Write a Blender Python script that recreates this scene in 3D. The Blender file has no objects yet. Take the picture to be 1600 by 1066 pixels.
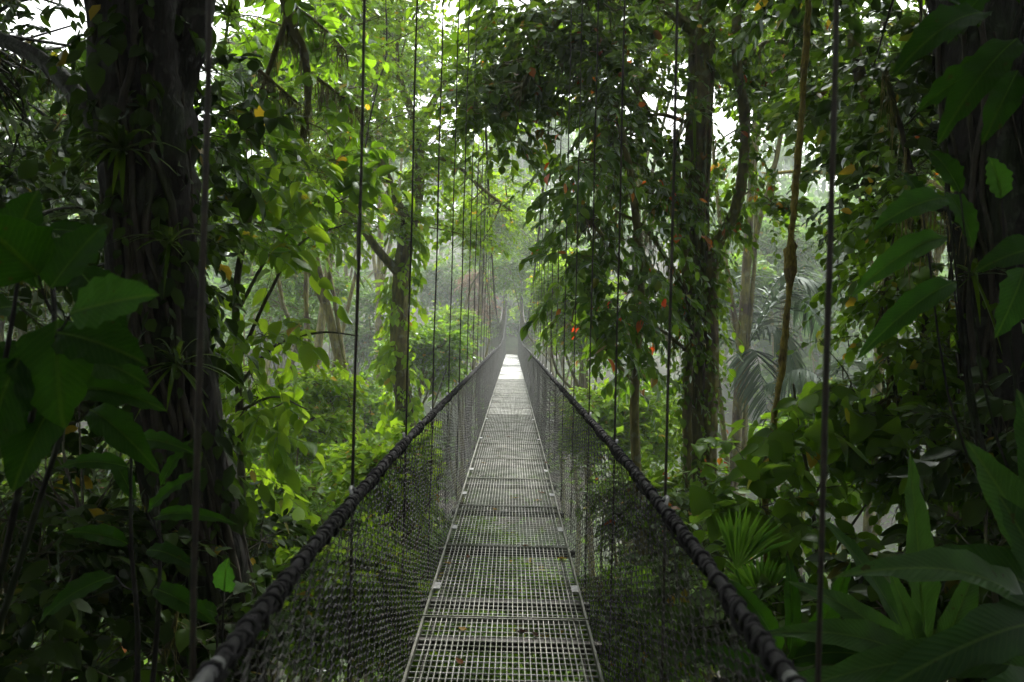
import bpy, math, random
import numpy as np
from mathutils import Vector, Matrix
rng = np.random.default_rng(7)
random.seed(7)
S = bpy.context.scene
COL = S.collection
R = math.radians

# ------------------------------------------------------------------ camera
F = 1244.0
EYE = np.array([0.0, 0.0, 1.55])
pit, rol = -math.atan(13 / F), R(1.4)
fw = np.array([0, math.cos(pit), math.sin(pit)])
r0 = np.array([1.0, 0, 0])
u0 = np.cross(r0, fw)
rt = r0 * math.cos(rol) + u0 * math.sin(rol)
up = -r0 * math.sin(rol) + u0 * math.cos(rol)
cd = bpy.data.cameras.new('camera')
cam = bpy.data.objects.new('camera', cd)
COL.objects.link(cam)
cam.matrix_world = Matrix(((rt[0], up[0], -fw[0], EYE[0]), (rt[1], up[1], -fw[1], EYE[1]), (rt[2], up[2], -fw[2], EYE[2]), (0, 0, 0, 1)))
cd.sensor_width = 36
cd.lens = 36 * F / 1600
cd.dof.use_dof = True; cd.dof.focus_distance = 8; cd.dof.aperture_fstop = 4.5
cd.clip_start = 0.05
cd.clip_end = 2000
S.camera = cam

def P(px, py, D):
    """world point seen at photograph position (px, py), D metres ahead"""
    return EYE + fw * D + rt * ((px - 800) * D / F) - up * ((py - 533) * D / F)

# ------------------------------------------------------------------ object helpers
def tag(o, label=None, cat=None, group=None, kind=None):
    if label: o['label'] = label
    if cat: o['category'] = cat
    if group: o['group'] = group
    if kind: o['kind'] = kind
    return o

def empty(name, loc, label, cat, group=None):
    o = bpy.data.objects.new(name, None)
    COL.objects.link(o)
    o.location = loc
    o.empty_display_size = 0.2
    return tag(o, label, cat, group)

class MB:
    """collects geometry, then links it as one mesh object"""
    def __init__(s):
        s.v, s.l, s.z, s.uv, s.n = [], [], [], [], 0
    def add(s, v, l, z, uv=None):
        """v (n,3); l flat loop indices; z loop counts; uv per vertex"""
        v = np.asarray(v, float).reshape(-1, 3)
        s.v.append(v); s.l.append(np.asarray(l, int).ravel() + s.n); s.z.append(np.asarray(z, int).ravel())
        s.uv.append(np.zeros((len(v), 2)) if uv is None else np.asarray(uv, float))
        s.n += len(v)
    def build(s, name, mat, parent=None, smooth=True, uv=False):
        if not s.v: return None
        v = np.concatenate(s.v); l = np.concatenate(s.l); z = np.concatenate(s.z)
        o = bpy.data.objects.new(name, None) if False else None
        me = bpy.data.meshes.new(name)
        if parent is not None:
            q = parent; off = np.zeros(3)
            while q is not None:
                off = off + np.array(q.location); q = q.parent
            v = v - off
        me.vertices.add(len(v)); me.vertices.foreach_set('co', v.astype(np.float32).ravel())
        me.loops.add(len(l)); me.loops.foreach_set('vertex_index', l.astype(np.int32))
        me.polygons.add(len(z))
        st = np.concatenate([[0], np.cumsum(z)[:-1]])
        me.polygons.foreach_set('loop_start', st.astype(np.int32))
        me.polygons.foreach_set('loop_total', z.astype(np.int32))
        me.update(calc_edges=True)
        me.polygons.foreach_set('use_smooth', np.full(len(z), smooth))
        if uv:
            u = np.concatenate(s.uv)[l]
            ul = me.uv_layers.new(name='UVMap')
            ul.data.foreach_set('uv', u.astype(np.float32).ravel())
        me.materials.append(mat)
        o = bpy.data.objects.new(name, me)
        COL.objects.link(o)
        if parent is not None: o.parent = parent
        return o

def nrm(a):
    return a / np.maximum(np.linalg.norm(a, axis=-1, keepdims=True), 1e-9)

def segs(mb, p0, p1, ra, rb, sides=3):
    """many straight tapered prisms at once"""
    p0 = np.atleast_2d(p0).astype(float); p1 = np.atleast_2d(p1).astype(float)
    n = len(p0)
    if n == 0: return
    ra = np.broadcast_to(ra, n); rb = np.broadcast_to(rb, n)
    d = nrm(p1 - p0)
    h = np.where(np.abs(d[:, 2:3]) > .9, np.array([[1., 0, 0]]), np.array([[0, 0, 1.]]))
    a = nrm(np.cross(d, h)); b = np.cross(d, a)
    ang = np.arange(sides) * 2 * np.pi / sides
    off = a[:, None] * np.cos(ang)[None, :, None] + b[:, None] * np.sin(ang)[None, :, None]
    v = np.concatenate([p0[:, None] + off * ra[:, None, None], p1[:, None] + off * rb[:, None, None]], 1)
    k = np.arange(sides); k2 = (k + 1) % sides
    q = np.stack([k, k2, k2 + sides, k + sides], 1).ravel()
    l = (np.arange(n)[:, None] * (2 * sides) + q[None]).ravel()
    mb.add(v.reshape(-1, 3), l, np.full(n * sides, 4))

def spline(pts, n):
    """Catmull-Rom through pts (k,d)"""
    p = np.asarray(pts, float)
    p = np.vstack([2 * p[0] - p[1], p, 2 * p[-1] - p[-2]])
    t = np.linspace(0, len(p) - 3 - 1e-6, n)
    i = t.astype(int); u = (t - i)[:, None]
    a, b, c, d = p[i], p[i + 1], p[i + 2], p[i + 3]
    return .5 * (2 * b + (c - a) * u + (2 * a - 5 * b + 4 * c - d) * u ** 2 + (3 * b - a - 3 * c + d) * u ** 3)

def tube(mb, pts, rad, sides=8, lump=0.0, wig=0.0, ridge=0):
    """smooth tube along pts (n,3) with radii (n,)"""
    p = np.asarray(pts, float); n = len(p)
    rad = np.broadcast_to(rad, n).astype(float)
    if wig:
        p = p + np.cumsum(rng.normal(0, wig, (n, 3)), 0) * .3 + rng.normal(0, wig * .4, (n, 3))
    t = nrm(np.gradient(p, axis=0))
    h = np.array([1., 0, 0]) if abs(t[:, 2]).mean() > .6 else np.array([0, 0, 1.])
    a = nrm(np.cross(t, h)); b = np.cross(t, a)
    ang = np.arange(sides) * 2 * np.pi / sides
    rr = rad[:, None] * (1 + (rng.normal(0, lump, (n, sides)) if lump else 0))
    if ridge:
        ph = rng.uniform(0, 6, ridge)
        w = sum(np.sin(ang[None] * (2 + 2 * k) + ph[k] + np.linspace(0, 3 + k, n)[:, None]) for k in range(ridge))
        rr = rr * (1 + .09 * w)
    v = p[:, None] + (a[:, None] * np.cos(ang)[None, :, None] + b[:, None] * np.sin(ang)[None, :, None]) * rr[:, :, None]
    i = np.arange(n - 1)[:, None] * sides; k = np.arange(sides)[None]; k2 = (k + 1) % sides
    l = np.stack([i + k, i + k2, i + k2 + sides, i + k + sides], -1).ravel()
    mb.add(v.reshape(-1, 3), l, np.full((n - 1) * sides, 4))
    c = mb.n
    mb.add([p[-1] + t[-1] * rad[-1] * .5], [], [])
    top = (n - 1) * sides + c - n * sides
    mb.l.append(np.stack([top + np.arange(sides), top + (np.arange(sides) + 1) % sides, np.full(sides, c)], 1).ravel())
    mb.z.append(np.full(sides, 3))

def box(mb, c, s, rx=0.0):
    x, y, z = [q / 2 for q in s]
    v = np.array([[i * x, j * y, k * z] for i in (-1, 1) for j in (-1, 1) for k in (-1, 1)], float)
    if rx:
        cs, sn = math.cos(rx), math.sin(rx)
        v = np.stack([v[:, 0], v[:, 1] * cs - v[:, 2] * sn, v[:, 1] * sn + v[:, 2] * cs], 1)
    mb.add(v + np.asarray(c), [0, 1, 3, 2, 4, 6, 7, 5, 0, 4, 5, 1, 2, 3, 7, 6, 0, 2, 6, 4, 1, 5, 7, 3], [4] * 6)

# leaf templates: x across, y along, z along the normal
T7 = (np.array([[0, 0, 0], [-.30, .30, .07], [-.27, .66, .05], [0, 1, -.10], [.27, .66, .05], [.30, .30, .07], [0, .5, 0]], float),
      [0, 6, 2, 1, 6, 3, 2, 0, 5, 4, 6, 6, 4, 3], [4, 3, 4, 3])
T4 = (np.array([[0, 0, 0], [-.28, .45, .08], [0, 1, -.08], [.28, .45, .08]], float), [0, 2, 1, 0, 3, 2], [3, 3])
TF = (np.array([[0, 0, 0], [-.5, .35, .03], [-.36, .75, -.05], [0, 1, -.18], [.36, .75, -.05], [.5, .35, .03], [0, .5, .02]], float),
      [0, 6, 2, 1, 6, 3, 2, 0, 5, 4, 6, 6, 4, 3], [4, 3, 4, 3])

def grid_leaf(nv, width, shape, droop, cup):
    V = np.linspace(0, 1, nv); v = []; l = []; z = []
    for k, t in enumerate(V):
        wv = width * math.sin(math.pi * min(1, t) ** shape) ** .8 if 0 < t < 1 else 0.0
        zc = -droop * t ** 2
        if k in (0, nv - 1): v.append([0, t, zc])
        else: v += [[-wv, t, zc + cup * wv + .02 * math.sin(t * 9)], [0, t, zc], [wv, t, zc + cup * wv - .02 * math.sin(t * 8)]]
    n = len(v)
    l += [0, 2, 1, 0, 3, 2]; z += [3, 3]
    for k in range(nv - 3):
        a = 1 + 3 * k
        l += [a, a + 1, a + 4, a + 3, a + 1, a + 2, a + 5, a + 4]; z += [4, 4]
    a = 1 + 3 * (nv - 3)
    l += [a, a + 1, n - 1, a + 1, a + 2, n - 1]; z += [3, 3]
    return (np.array(v, float), l, z)
TN = grid_leaf(6, .29, .85, .16, .35)
TB = grid_leaf(7, .40, .75, .22, .25)
TL = grid_leaf(6, .17, .8, .22, .4)

def leaves(mb, pos, d, nn, ln, wd=1.0, T=T7):
    tv, tl, tz = T
    n = len(pos)
    d = nrm(d); s = nrm(np.cross(d, nn)); nn = np.cross(s, d)
    ln = np.broadcast_to(ln, n)[:, None, None]; wd = np.broadcast_to(wd, n)[:, None, None]
    wd = wd * rng.uniform(.8, 1.2, (n, 1, 1)); cz = rng.uniform(-.2, 2.3, (n, 1, 1))
    v = pos[:, None] + ln * (s[:, None] * tv[None, :, :1] * wd + d[:, None] * tv[None, :, 1:2] + nn[:, None] * tv[None, :, 2:3] * cz)
    l = (np.arange(n)[:, None] * len(tv) + np.array(tl)[None]).ravel()
    mb.add(v.reshape(-1, 3), l, np.tile(tz, n))

def sprays(lb, tb, c, d, n=9, L=.1, sl=.4, droop=.35, wd=1.0, T=T7, tw=.003, ang=.9, jit=.35):
    """at each point c a twig along d with n alternate leaves"""
    c = np.asarray(c, float); d = np.asarray(d, float)
    q = c + nrm(d) * sl
    keep = np.ones(len(c), bool)
    for e in (c, q, (c + q) / 2):      # nothing grows through the bridge
        keep &= ~((np.abs(e[:, 0]) < .62 + L) & (e[:, 2] > -.3) & (e[:, 2] < 1.25 + L) & (e[:, 1] > 0) & (e[:, 1] < 66))
    c = c[keep]; d = d[keep]
    m = len(c)
    if m == 0: return
    d = nrm(d)
    sl = sl * rng.uniform(.6, 1.3, m)[:, None]
    h = nrm(rng.normal(0, .35, (m, 3)) + np.array([0, 0, 1.]))
    side = nrm(np.cross(d, h))
    t = np.linspace(.12, 1, n)
    pos = c[:, None] + d[:, None] * (sl[:, None] * t[None, :, None])
    pos[..., 2] -= droop * .5 * sl * t[None] ** 2
    sg = np.where(np.arange(n) % 2 == 0, 1., -1.)[None, :, None]
    fan = (1 - .7 * t)[None, :, None]
    ld = d[:, None] * (1.1 - .5 * fan) + side[:, None] * sg * ang * (.35 + fan) + rng.normal(0, jit, (m, n, 3))
    ld[..., 2] -= droop * 1.1
    nn = h[:, None] + rng.normal(0, jit, (m, n, 3)) + d[:, None] * droop * .5
    ll = L * rng.uniform(.6, 1.25, (m, n)) * rng.uniform(.6, 1.35, (m, 1))
    leaves(lb, pos.reshape(-1, 3), ld.reshape(-1, 3), nn.reshape(-1, 3), ll.ravel(), wd, T)
    if tb is not None and tw > 0:
        mid = pos[:, n // 2]; end = pos[:, -1]
        segs(tb, c, mid, tw, tw * .8); segs(tb, mid, end, tw * .8, tw * .4)

def near_pt(A, q):
    return A[np.argmin(((A - q) ** 2).sum(1) + rng.uniform(0, .3, len(A)))]

def crown(lb, tb, blobs, A, L=.1, sl=.4, n=9, droop=.35, T=T7, wd=1.0, tw=.003, k=9, spread=.42, br=.012, ang=.9, jit=.35):
    """blobs: (px, py, D, rx_px, ry_px, rd_m, sprays) -- clumps of sprays hung on branchlets from the limb points A"""
    for b in blobs:
        px, py, D, rx, ry, rd, ns = b
        c = P(px, py, D)
        rv = np.array([rx * D / F, rd, ry * D / F])
        kk = max(2, int(ns / k))
        q = rng.normal(0, 1, (kk, 3)); q = nrm(q) * rng.uniform(.25, 1, (kk, 1)) ** .6
        sub = c + q * rv
        per = rng.multinomial(ns, rng.dirichlet(np.full(kk, 2.0)))
        for j in range(kk):
            m = per[j]
            if m == 0: continue
            o = near_pt(A, sub[j]) if A is not None else c
            if tb is not None and br > 0:
                mid = (o + sub[j]) / 2 + rng.normal(0, .08, 3) * np.linalg.norm(sub[j] - o)
                cur = spline([o, mid, sub[j]], 7)
                tube(tb, cur, np.linspace(br, br * .45, 7), 4)
            r = spread * rv.mean() * rng.uniform(.7, 1.3)
            off = rng.normal(0, 1, (m, 3)) * np.array([1, 1, .75]) * r * .6
            cc = sub[j] + off
            dd = nrm(off + (sub[j] - c) * .4 + rng.normal(0, .3 * r, (m, 3)))
            dd[:, 2] = dd[:, 2] * .5 - droop * .3
            if tb is not None and tw > 0:
                segs(tb, np.repeat(sub[j][None], m, 0), cc, tw * 1.4, tw)
            sprays(lb, tb, cc, dd, n, L, sl, droop, wd, T, tw, ang, jit)

def moss_strands(mb, pts, n, ln, w=.008):
    """hanging ragged strands below points"""
    wt = rng.uniform(0, 1, len(pts)) ** 3 + .03; i = rng.choice(len(pts), n, p=wt / wt.sum())
    p = pts[i] + rng.normal(0, .012, (n, 3))
    L = ln * rng.uniform(.15, 1, n) ** 1.4 * (wt[i] ** .35 + .15)
    for f0, f1, w0, w1 in ((0, .4, 1, .8), (.4, .75, .8, .5), (.75, 1, .5, .1)):
        a = p.copy(); a[:, 2] -= L * f0; b = p.copy(); b[:, 2] -= L * f1
        if f0 > 0: a = last
        b[:, :2] = a[:, :2] + rng.normal(0, .012, (n, 2))
        segs(mb, a, b, w * w0 / 2, w * w1 / 2, 3); last = b

# ------------------------------------------------------------------ materials
def newmat(name):
    m = bpy.data.materials.new(name); m.use_nodes = True
    nt = m.node_tree; nt.nodes.clear()
    return m, nt, nt.nodes, nt.links

def ramp(N, stops):
    r = N.new('ShaderNodeValToRGB'); e = r.color_ramp.elements
    while len(e) > 1: e.remove(e[-1])
    e[0].position, e[0].color = stops[0][0], (*stops[0][1], 1)
    for p, c in stops[1:]:
        x = e.new(p); x.color = (*c, 1)
    return r

def leafmat(name, lo, hi, tr, trans=.45, gloss=.06, rough=.35, odd=((.6, .42, .05),), oddp=.008, vein=False):
    """lo/hi reflect colours, tr the colour the blade lets through"""
    m, nt, N, K = newmat(name)
    out = N.new('ShaderNodeOutputMaterial')
    g = N.new('ShaderNodeNewGeometry')
    oi = N.new('ShaderNodeObjectInfo')
    s1 = N.new('ShaderNodeMath'); s1.operation = 'ADD'; K.new(g.outputs['Random Per Island'], s1.inputs[0]); K.new(oi.outputs['Random'], s1.inputs[1])
    s2 = N.new('ShaderNodeMath'); s2.operation = 'FRACT'; K.new(s1.outputs[0], s2.inputs[0])
    st = [(0, lo), (1 - oddp - .02, hi)]
    if oddp > 0:
        for i, o in enumerate(odd):
            st.append((1 - oddp * (1 - i / len(odd)), tuple(x * .35 for x in o)))
    rr = ramp(N, st); K.new(s2.outputs[0], rr.inputs[0])
    if oddp > 0: rr.color_ramp.interpolation = 'LINEAR'
    col = rr.outputs[0]
    if vein:
        uv = N.new('ShaderNodeUVMap'); sp = N.new('ShaderNodeSeparateXYZ'); K.new(uv.outputs[0], sp.inputs[0])
        a = N.new('ShaderNodeMath'); a.operation = 'ABSOLUTE'; K.new(sp.outputs[0], a.inputs[0])
        b = N.new('ShaderNodeMath'); b.operation = 'MULTIPLY_ADD'; K.new(a.outputs[0], b.inputs[0]); b.inputs[1].default_value = -.35; K.new(sp.outputs[1], b.inputs[2])
        c = N.new('ShaderNodeMath'); c.operation = 'MULTIPLY'; K.new(b.outputs[0], c.inputs[0]); c.inputs[1].default_value = 88
        d = N.new('ShaderNodeMath'); d.operation = 'SINE'; K.new(c.outputs[0], d.inputs[0])
        e = N.new('ShaderNodeMapRange'); K.new(d.outputs[0], e.inputs[0]); e.inputs[1].default_value = .75; e.inputs[2].default_value = 1; e.inputs[3].default_value = 0; e.inputs[4].default_value = .14
        f = N.new('ShaderNodeMapRange'); K.new(a.outputs[0], f.inputs[0]); f.inputs[1].default_value = .03; f.inputs[2].default_value = .07; f.inputs[3].default_value = .4; f.inputs[4].default_value = 0
        mx = N.new('ShaderNodeMath'); mx.operation = 'MAXIMUM'; K.new(e.outputs[0], mx.inputs[0]); K.new(f.outputs[0], mx.inputs[1])
        no = N.new('ShaderNodeTexNoise'); no.inputs['Scale'].default_value = 9; no.inputs['Detail'].default_value = 6; K.new(N.new('ShaderNodeTexCoord').outputs['Object'], no.inputs[0])
        ns = N.new('ShaderNodeTexNoise'); ns.inputs['Scale'].default_value = 34; K.new(N.new('ShaderNodeTexCoord').outputs['Object'], ns.inputs[0])
        sm = N.new('ShaderNodeMapRange'); K.new(ns.outputs[0], sm.inputs[0]); sm.inputs[1].default_value = .70; sm.inputs[2].default_value = .74; sm.inputs[4].default_value = .8
        n2 = N.new('ShaderNodeMapRange'); K.new(no.outputs[0], n2.inputs[0]); n2.inputs[1].default_value = .3; n2.inputs[2].default_value = .75; n2.inputs[3].default_value = .75; n2.inputs[4].default_value = 1.2
        v2 = N.new('ShaderNodeVectorMath'); v2.operation = 'SCALE'; K.new(col, v2.inputs[0]); K.new(n2.outputs[0], v2.inputs['Scale'])
        mc = N.new('ShaderNodeMix'); mc.data_type = 'RGBA'; K.new(mx.outputs[0], mc.inputs[0]); K.new(v2.outputs[0], mc.inputs[6]); mc.inputs[7].default_value = (hi[0] * 2.2 + .03, hi[1] * 1.7 + .02, hi[2] * 1.6 + .01, 1)
        ms = N.new('ShaderNodeMix'); ms.data_type = 'RGBA'; K.new(sm.outputs[0], ms.inputs[0]); K.new(mc.outputs[2], ms.inputs[6]); ms.inputs[7].default_value = (.035, .025, .008, 1)
        col = ms.outputs[2]
        bp = N.new('ShaderNodeBump'); bp.inputs['Strength'].default_value = .25; bp.inputs['Distance'].default_value = .003; K.new(d.outputs[0], bp.inputs['Height'])
    df = N.new('ShaderNodeBsdfDiffuse'); K.new(col, df.inputs[0])
    tl = N.new('ShaderNodeBsdfTranslucent')
    sc = N.new('ShaderNodeVectorMath'); sc.operation = 'MULTIPLY'; K.new(col, sc.inputs[0])
    sc.inputs[1].default_value = tuple(t / max(h, 1e-3) for t, h in zip(tr, hi)); K.new(sc.outputs[0], tl.inputs[0])
    m1 = N.new('ShaderNodeMixShader'); m1.inputs[0].default_value = trans; K.new(df.outputs[0], m1.inputs[1]); K.new(tl.outputs[0], m1.inputs[2])
    gl = N.new('ShaderNodeBsdfGlossy'); gl.inputs['Roughness'].default_value = rough; gl.inputs[0].default_value = (.5, .54, .52, 1)
    if vein:
        K.new(bp.outputs[0], gl.inputs['Normal']); K.new(bp.outputs[0], df.inputs['Normal'])
    m2 = N.new('ShaderNodeMixShader')
    lw = N.new('ShaderNodeFresnel'); lw.inputs[0].default_value = 1.3
    ml = N.new('ShaderNodeMath'); ml.operation = 'MULTIPLY'; ml.inputs[1].default_value = gloss / .14; K.new(lw.outputs[0], ml.inputs[0]); ml.use_clamp = True
    K.new(ml.outputs[0], m2.inputs[0]); K.new(m1.outputs[0], m2.inputs[1]); K.new(gl.outputs[0], m2.inputs[2])
    K.new(m2.outputs[0], out.inputs[0])
    return m

def barkmat(name, bark, moss, amt=.5, scale=6.0, bump=.6, lich=0.0):
    m, nt, N, K = newmat(name)
    out = N.new('ShaderNodeOutputMaterial')
    tc = N.new('ShaderNodeTexCoord')
    mp = N.new('ShaderNodeMapping'); mp.inputs['Scale'].default_value = (1, 1, .3); K.new(tc.outputs['Object'], mp.inputs[0])
    n1 = N.new('ShaderNodeTexNoise'); n1.inputs['Scale'].default_value = scale * 4; n1.inputs['Detail'].default_value = 6; K.new(mp.outputs[0], n1.inputs[0])
    n2 = N.new('ShaderNodeTexNoise'); n2.inputs['Scale'].default_value = scale * .5; n2.inputs['Detail'].default_value = 5; K.new(tc.outputs['Object'], n2.inputs[0])
    br = ramp(N, [(.3, tuple(x * .35 for x in bark)), (.7, tuple(x * 1.5 for x in bark))]); K.new(n1.outputs[0], br.inputs[0])
    mr = ramp(N, [(.3, tuple(x * .4 for x in moss)), (.7, tuple(x * 1.3 for x in moss))]); K.new(n1.outputs[0], mr.inputs[0])
    fr = N.new('ShaderNodeMapRange'); K.new(n2.outputs[0], fr.inputs[0]); fr.inputs[1].default_value = .62 - amt * .35; fr.inputs[2].default_value = .72 - amt * .3
    mx = N.new('ShaderNodeMix'); mx.data_type = 'RGBA'; K.new(fr.outputs[0], mx.inputs[0]); K.new(br.outputs[0], mx.inputs[6]); K.new(mr.outputs[0], mx.inputs[7])
    col = mx.outputs[2]
    if lich:
        n3 = N.new('ShaderNodeTexNoise'); n3.inputs['Scale'].default_value = scale * 1.7; K.new(tc.outputs['Object'], n3.inputs[0])
        l3 = N.new('ShaderNodeMapRange'); K.new(n3.outputs[0], l3.inputs[0]); l3.inputs[1].default_value = .6; l3.inputs[2].default_value = .66; l3.inputs[4].default_value = lich
        m3 = N.new('ShaderNodeMix'); m3.data_type = 'RGBA'; K.new(l3.outputs[0], m3.inputs[0]); K.new(col, m3.inputs[6]); m3.inputs[7].default_value = (.22, .24, .19, 1); col = m3.outputs[2]
    p = N.new('ShaderNodeBsdfPrincipled'); K.new(col, p.inputs['Base Color']); p.inputs['Roughness'].default_value = .75; p.inputs['Specular IOR Level'].default_value = .3
    bp = N.new('ShaderNodeBump'); bp.inputs['Strength'].default_value = bump; bp.inputs['Distance'].default_value = .03; K.new(n1.outputs[0], bp.inputs['Height']); K.new(bp.outputs[0], p.inputs['Normal'])
    K.new(p.outputs[0], out.inputs[0])
    return m

def metalmat(name, ca, cb, metal=.6, rough=.4, scale=30.0, wet=.15):
    m, nt, N, K = newmat(name)
    out = N.new('ShaderNodeOutputMaterial')
    tc = N.new('ShaderNodeTexCoord')
    n1 = N.new('ShaderNodeTexNoise'); n1.inputs['Scale'].default_value = scale; n1.inputs['Detail'].default_value = 4; K.new(tc.outputs['Object'], n1.inputs[0])
    cr = ramp(N, [(.32, ca), (.68, cb)]); K.new(n1.outputs[0], cr.inputs[0])
    p = N.new('ShaderNodeBsdfPrincipled'); K.new(cr.outputs[0], p.inputs['Base Color']); p.inputs['Metallic'].default_value = metal
    n2 = N.new('ShaderNodeTexNoise'); n2.inputs['Scale'].default_value = scale * .2; K.new(tc.outputs['Object'], n2.inputs[0])
    rr = N.new('ShaderNodeMapRange'); K.new(n2.outputs[0], rr.inputs[0]); rr.inputs[1].default_value = .3; rr.inputs[2].default_value = .7; rr.inputs[3].default_value = rough - wet; rr.inputs[4].default_value = rough + wet
    K.new(rr.outputs[0], p.inputs['Roughness'])
    K.new(p.outputs[0], out.inputs[0])
    return m

MAT = dict(
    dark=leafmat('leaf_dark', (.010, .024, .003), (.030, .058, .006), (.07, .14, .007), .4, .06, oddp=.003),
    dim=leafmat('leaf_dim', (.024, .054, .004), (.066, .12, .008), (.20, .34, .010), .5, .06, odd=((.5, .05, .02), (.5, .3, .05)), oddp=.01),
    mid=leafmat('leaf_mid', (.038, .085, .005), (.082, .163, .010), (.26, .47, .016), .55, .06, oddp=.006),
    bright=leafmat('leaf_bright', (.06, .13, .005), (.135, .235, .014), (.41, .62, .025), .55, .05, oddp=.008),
    red=leafmat('leaf_red', (.028, .072, .008), (.085, .155, .016), (.22, .38, .018), .5, .10, .3, odd=((1.3, .12, .05), (.9, .35, .1)), oddp=.011),
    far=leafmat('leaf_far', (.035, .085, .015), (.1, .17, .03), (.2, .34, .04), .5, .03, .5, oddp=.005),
    pink=leafmat('leaf_pink', (.16, .10, .06), (.3, .2, .13), (.3, .18, .11), .4, .03, oddp=0),
    palm=leafmat('leaf_palm', (.022, .04, .022), (.045, .07, .038), (.06, .11, .04), .35, .05, .4, oddp=0),
    big=leafmat('leaf_big_dark', (.010, .034, .003), (.022, .066, .005), (.05, .17, .005), .5, .05, .4, oddp=0, vein=True),
    bigm=leafmat('leaf_big_green', (.02, .06, .01), (.05, .12, .018), (.1, .3, .02), .5, .05, .35, oddp=0, vein=True),
    glossy=leafmat('leaf_strap', (.02, .055, .014), (.045, .1, .025), (.07, .18, .02), .4, .09, .3, oddp=0, vein=True),
    fan=leafmat('leaf_fan', (.035, .10, .012), (.065, .15, .016), (.11, .24, .014), .5, .06, oddp=0),
    bark=barkmat('bark_dark', (.010, .0075, .006), (.012, .020, .005), .35, 6, .9, .12),
    barkm=barkmat('bark_mossy', (.05, .032, .018), (.11, .10, .018), .75, 5, .8, .3),
    barkr=barkmat('bark_reddish', (.085, .05, .028), (.075, .085, .02), .6, 5, .9, .35),
    twig=barkmat('twig_bark', (.04, .032, .02), (.06, .07, .02), .5, 12, .3),
    moss=barkmat('hanging_moss', (.12, .10, .035), (.17, .15, .035), .6, 20, .5),
    liana=barkmat('liana_moss', (.16, .12, .035), (.26, .21, .035), .8, 20, 1),
    root=barkmat('aerial_root', (.035, .028, .02), (.025, .03, .01), .3, 10, .4),
    rope=metalmat('black_lacing', (.008, .008, .009), (.02, .018, .02), 0, .9, 90, .05),
    cable=metalmat('weathered_cable', (.012, .010, .008), (.04, .03, .02), .2, .6, 50),
    net=metalmat('wire_netting', (.012, .011, .009), (.045, .042, .038), .3, .55, 40),
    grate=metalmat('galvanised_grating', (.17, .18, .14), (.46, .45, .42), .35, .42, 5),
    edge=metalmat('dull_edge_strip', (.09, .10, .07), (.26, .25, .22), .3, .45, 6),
    grate_glare=metalmat('glare_grating', (.32, .32, .28), (.66, .65, .62), .3, .4, 5),
    plate_half_glare=metalmat('half_glare_deck_plate', (.22, .23, .19), (.5, .49, .45), .25, .4, 6),  # in-between tone easing the grating into the glare-white plates
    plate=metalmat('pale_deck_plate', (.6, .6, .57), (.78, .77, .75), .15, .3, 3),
    beam=metalmat('dark_steel', (.03, .028, .026), (.09, .08, .07), .5, .5, 20),
    pale=metalmat('pale_clamp', (.2, .2, .2), (.42, .42, .42), .3, .4, 40),
    steel=metalmat('rail_steel', (.08, .08, .085), (.22, .22, .23), .4, .5, 30),
    brown=leafmat('dead_leaf', (.08, .03, .012), (.14, .055, .02), (.14, .05, .01), .2, .05, oddp=0),
    ochre=leafmat('yellow_dead_leaf', (.2, .12, .02), (.3, .18, .03), (.3, .18, .03), .3, .05, oddp=0),
    dusk=leafmat('blackish_dead_leaf', (.02, .012, .008), (.045, .022, .012), (.03, .02, .01), .2, .06, oddp=0),
)

# ------------------------------------------------------------------ light
sun_el, sun_az = R(58), R(12)      # high behind thin cloud, ahead of the camera
w = bpy.data.worlds.new('World'); S.world = w; w.use_nodes = True
N = w.node_tree.nodes; K = w.node_tree.links
bg = N['Background']
sk = N.new('ShaderNodeTexSky'); sk.sky_type = 'NISHITA'; sk.sun_disc = False
sk.sun_elevation = sun_el; sk.sun_rotation = sun_az; sk.dust_density = 4; sk.air_density = 1.2
hs = N.new('ShaderNodeHueSaturation'); hs.inputs['Saturation'].default_value = .12
K.new(sk.outputs[0], hs.inputs['Color']); K.new(hs.outputs[0], bg.inputs['Color'])
bg.inputs['Strength'].default_value = .15
sl = bpy.data.lights.new('sun', 'SUN'); so = bpy.data.objects.new('sun', sl); COL.objects.link(so)
sl.energy = 1.3; sl.angle = R(12); sl.color = (1, .97, .9)
sd = Vector((math.sin(sun_az) * math.cos(sun_el), math.cos(sun_az) * math.cos(sun_el), math.sin(sun_el)))
so.rotation_euler = sd.to_track_quat('Z', 'Y').to_euler()
S.view_settings.view_transform = 'Standard'; S.view_settings.look = 'None'
S.view_settings.exposure = 2.15; S.view_settings.gamma = 1
S.render.engine = 'CYCLES'
cy = S.cycles
cy.max_bounces = 7; cy.diffuse_bounces = 4; cy.glossy_bounces = 2; cy.transmission_bounces = 4; cy.volume_bounces = 2; cy.transparent_max_bounces = 4
cy.use_denoising = True; cy.sample_clamp_indirect = 6
cy.use_adaptive_sampling = True; cy.adaptive_threshold = .02

# ------------------------------------------------------------------ ground
def gz(x, y):
    x = np.asarray(x, float); y = np.asarray(y, float)
    y0 = np.interp(y, [-30, -4, 1.5, 4, 8, 14, 24, 36, 48, 62, 70, 90, 130, 400], [2, -.6, -1.4, -2.6, -5.5, -8.5, -11, -11, -7, -2.2, -.5, 6, 17, 30])
    hill = 5 * np.sin(x * .035 + 1.2) * np.clip((y - 40) / 60, 0, 1)
    far = np.clip((np.abs(x) - 25) / 40, 0, 1) * 3
    return y0 + hill + far + .35 * np.sin(x * .9 + y * .7) + .25 * np.sin(x * 1.7 - y * 1.3)

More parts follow.
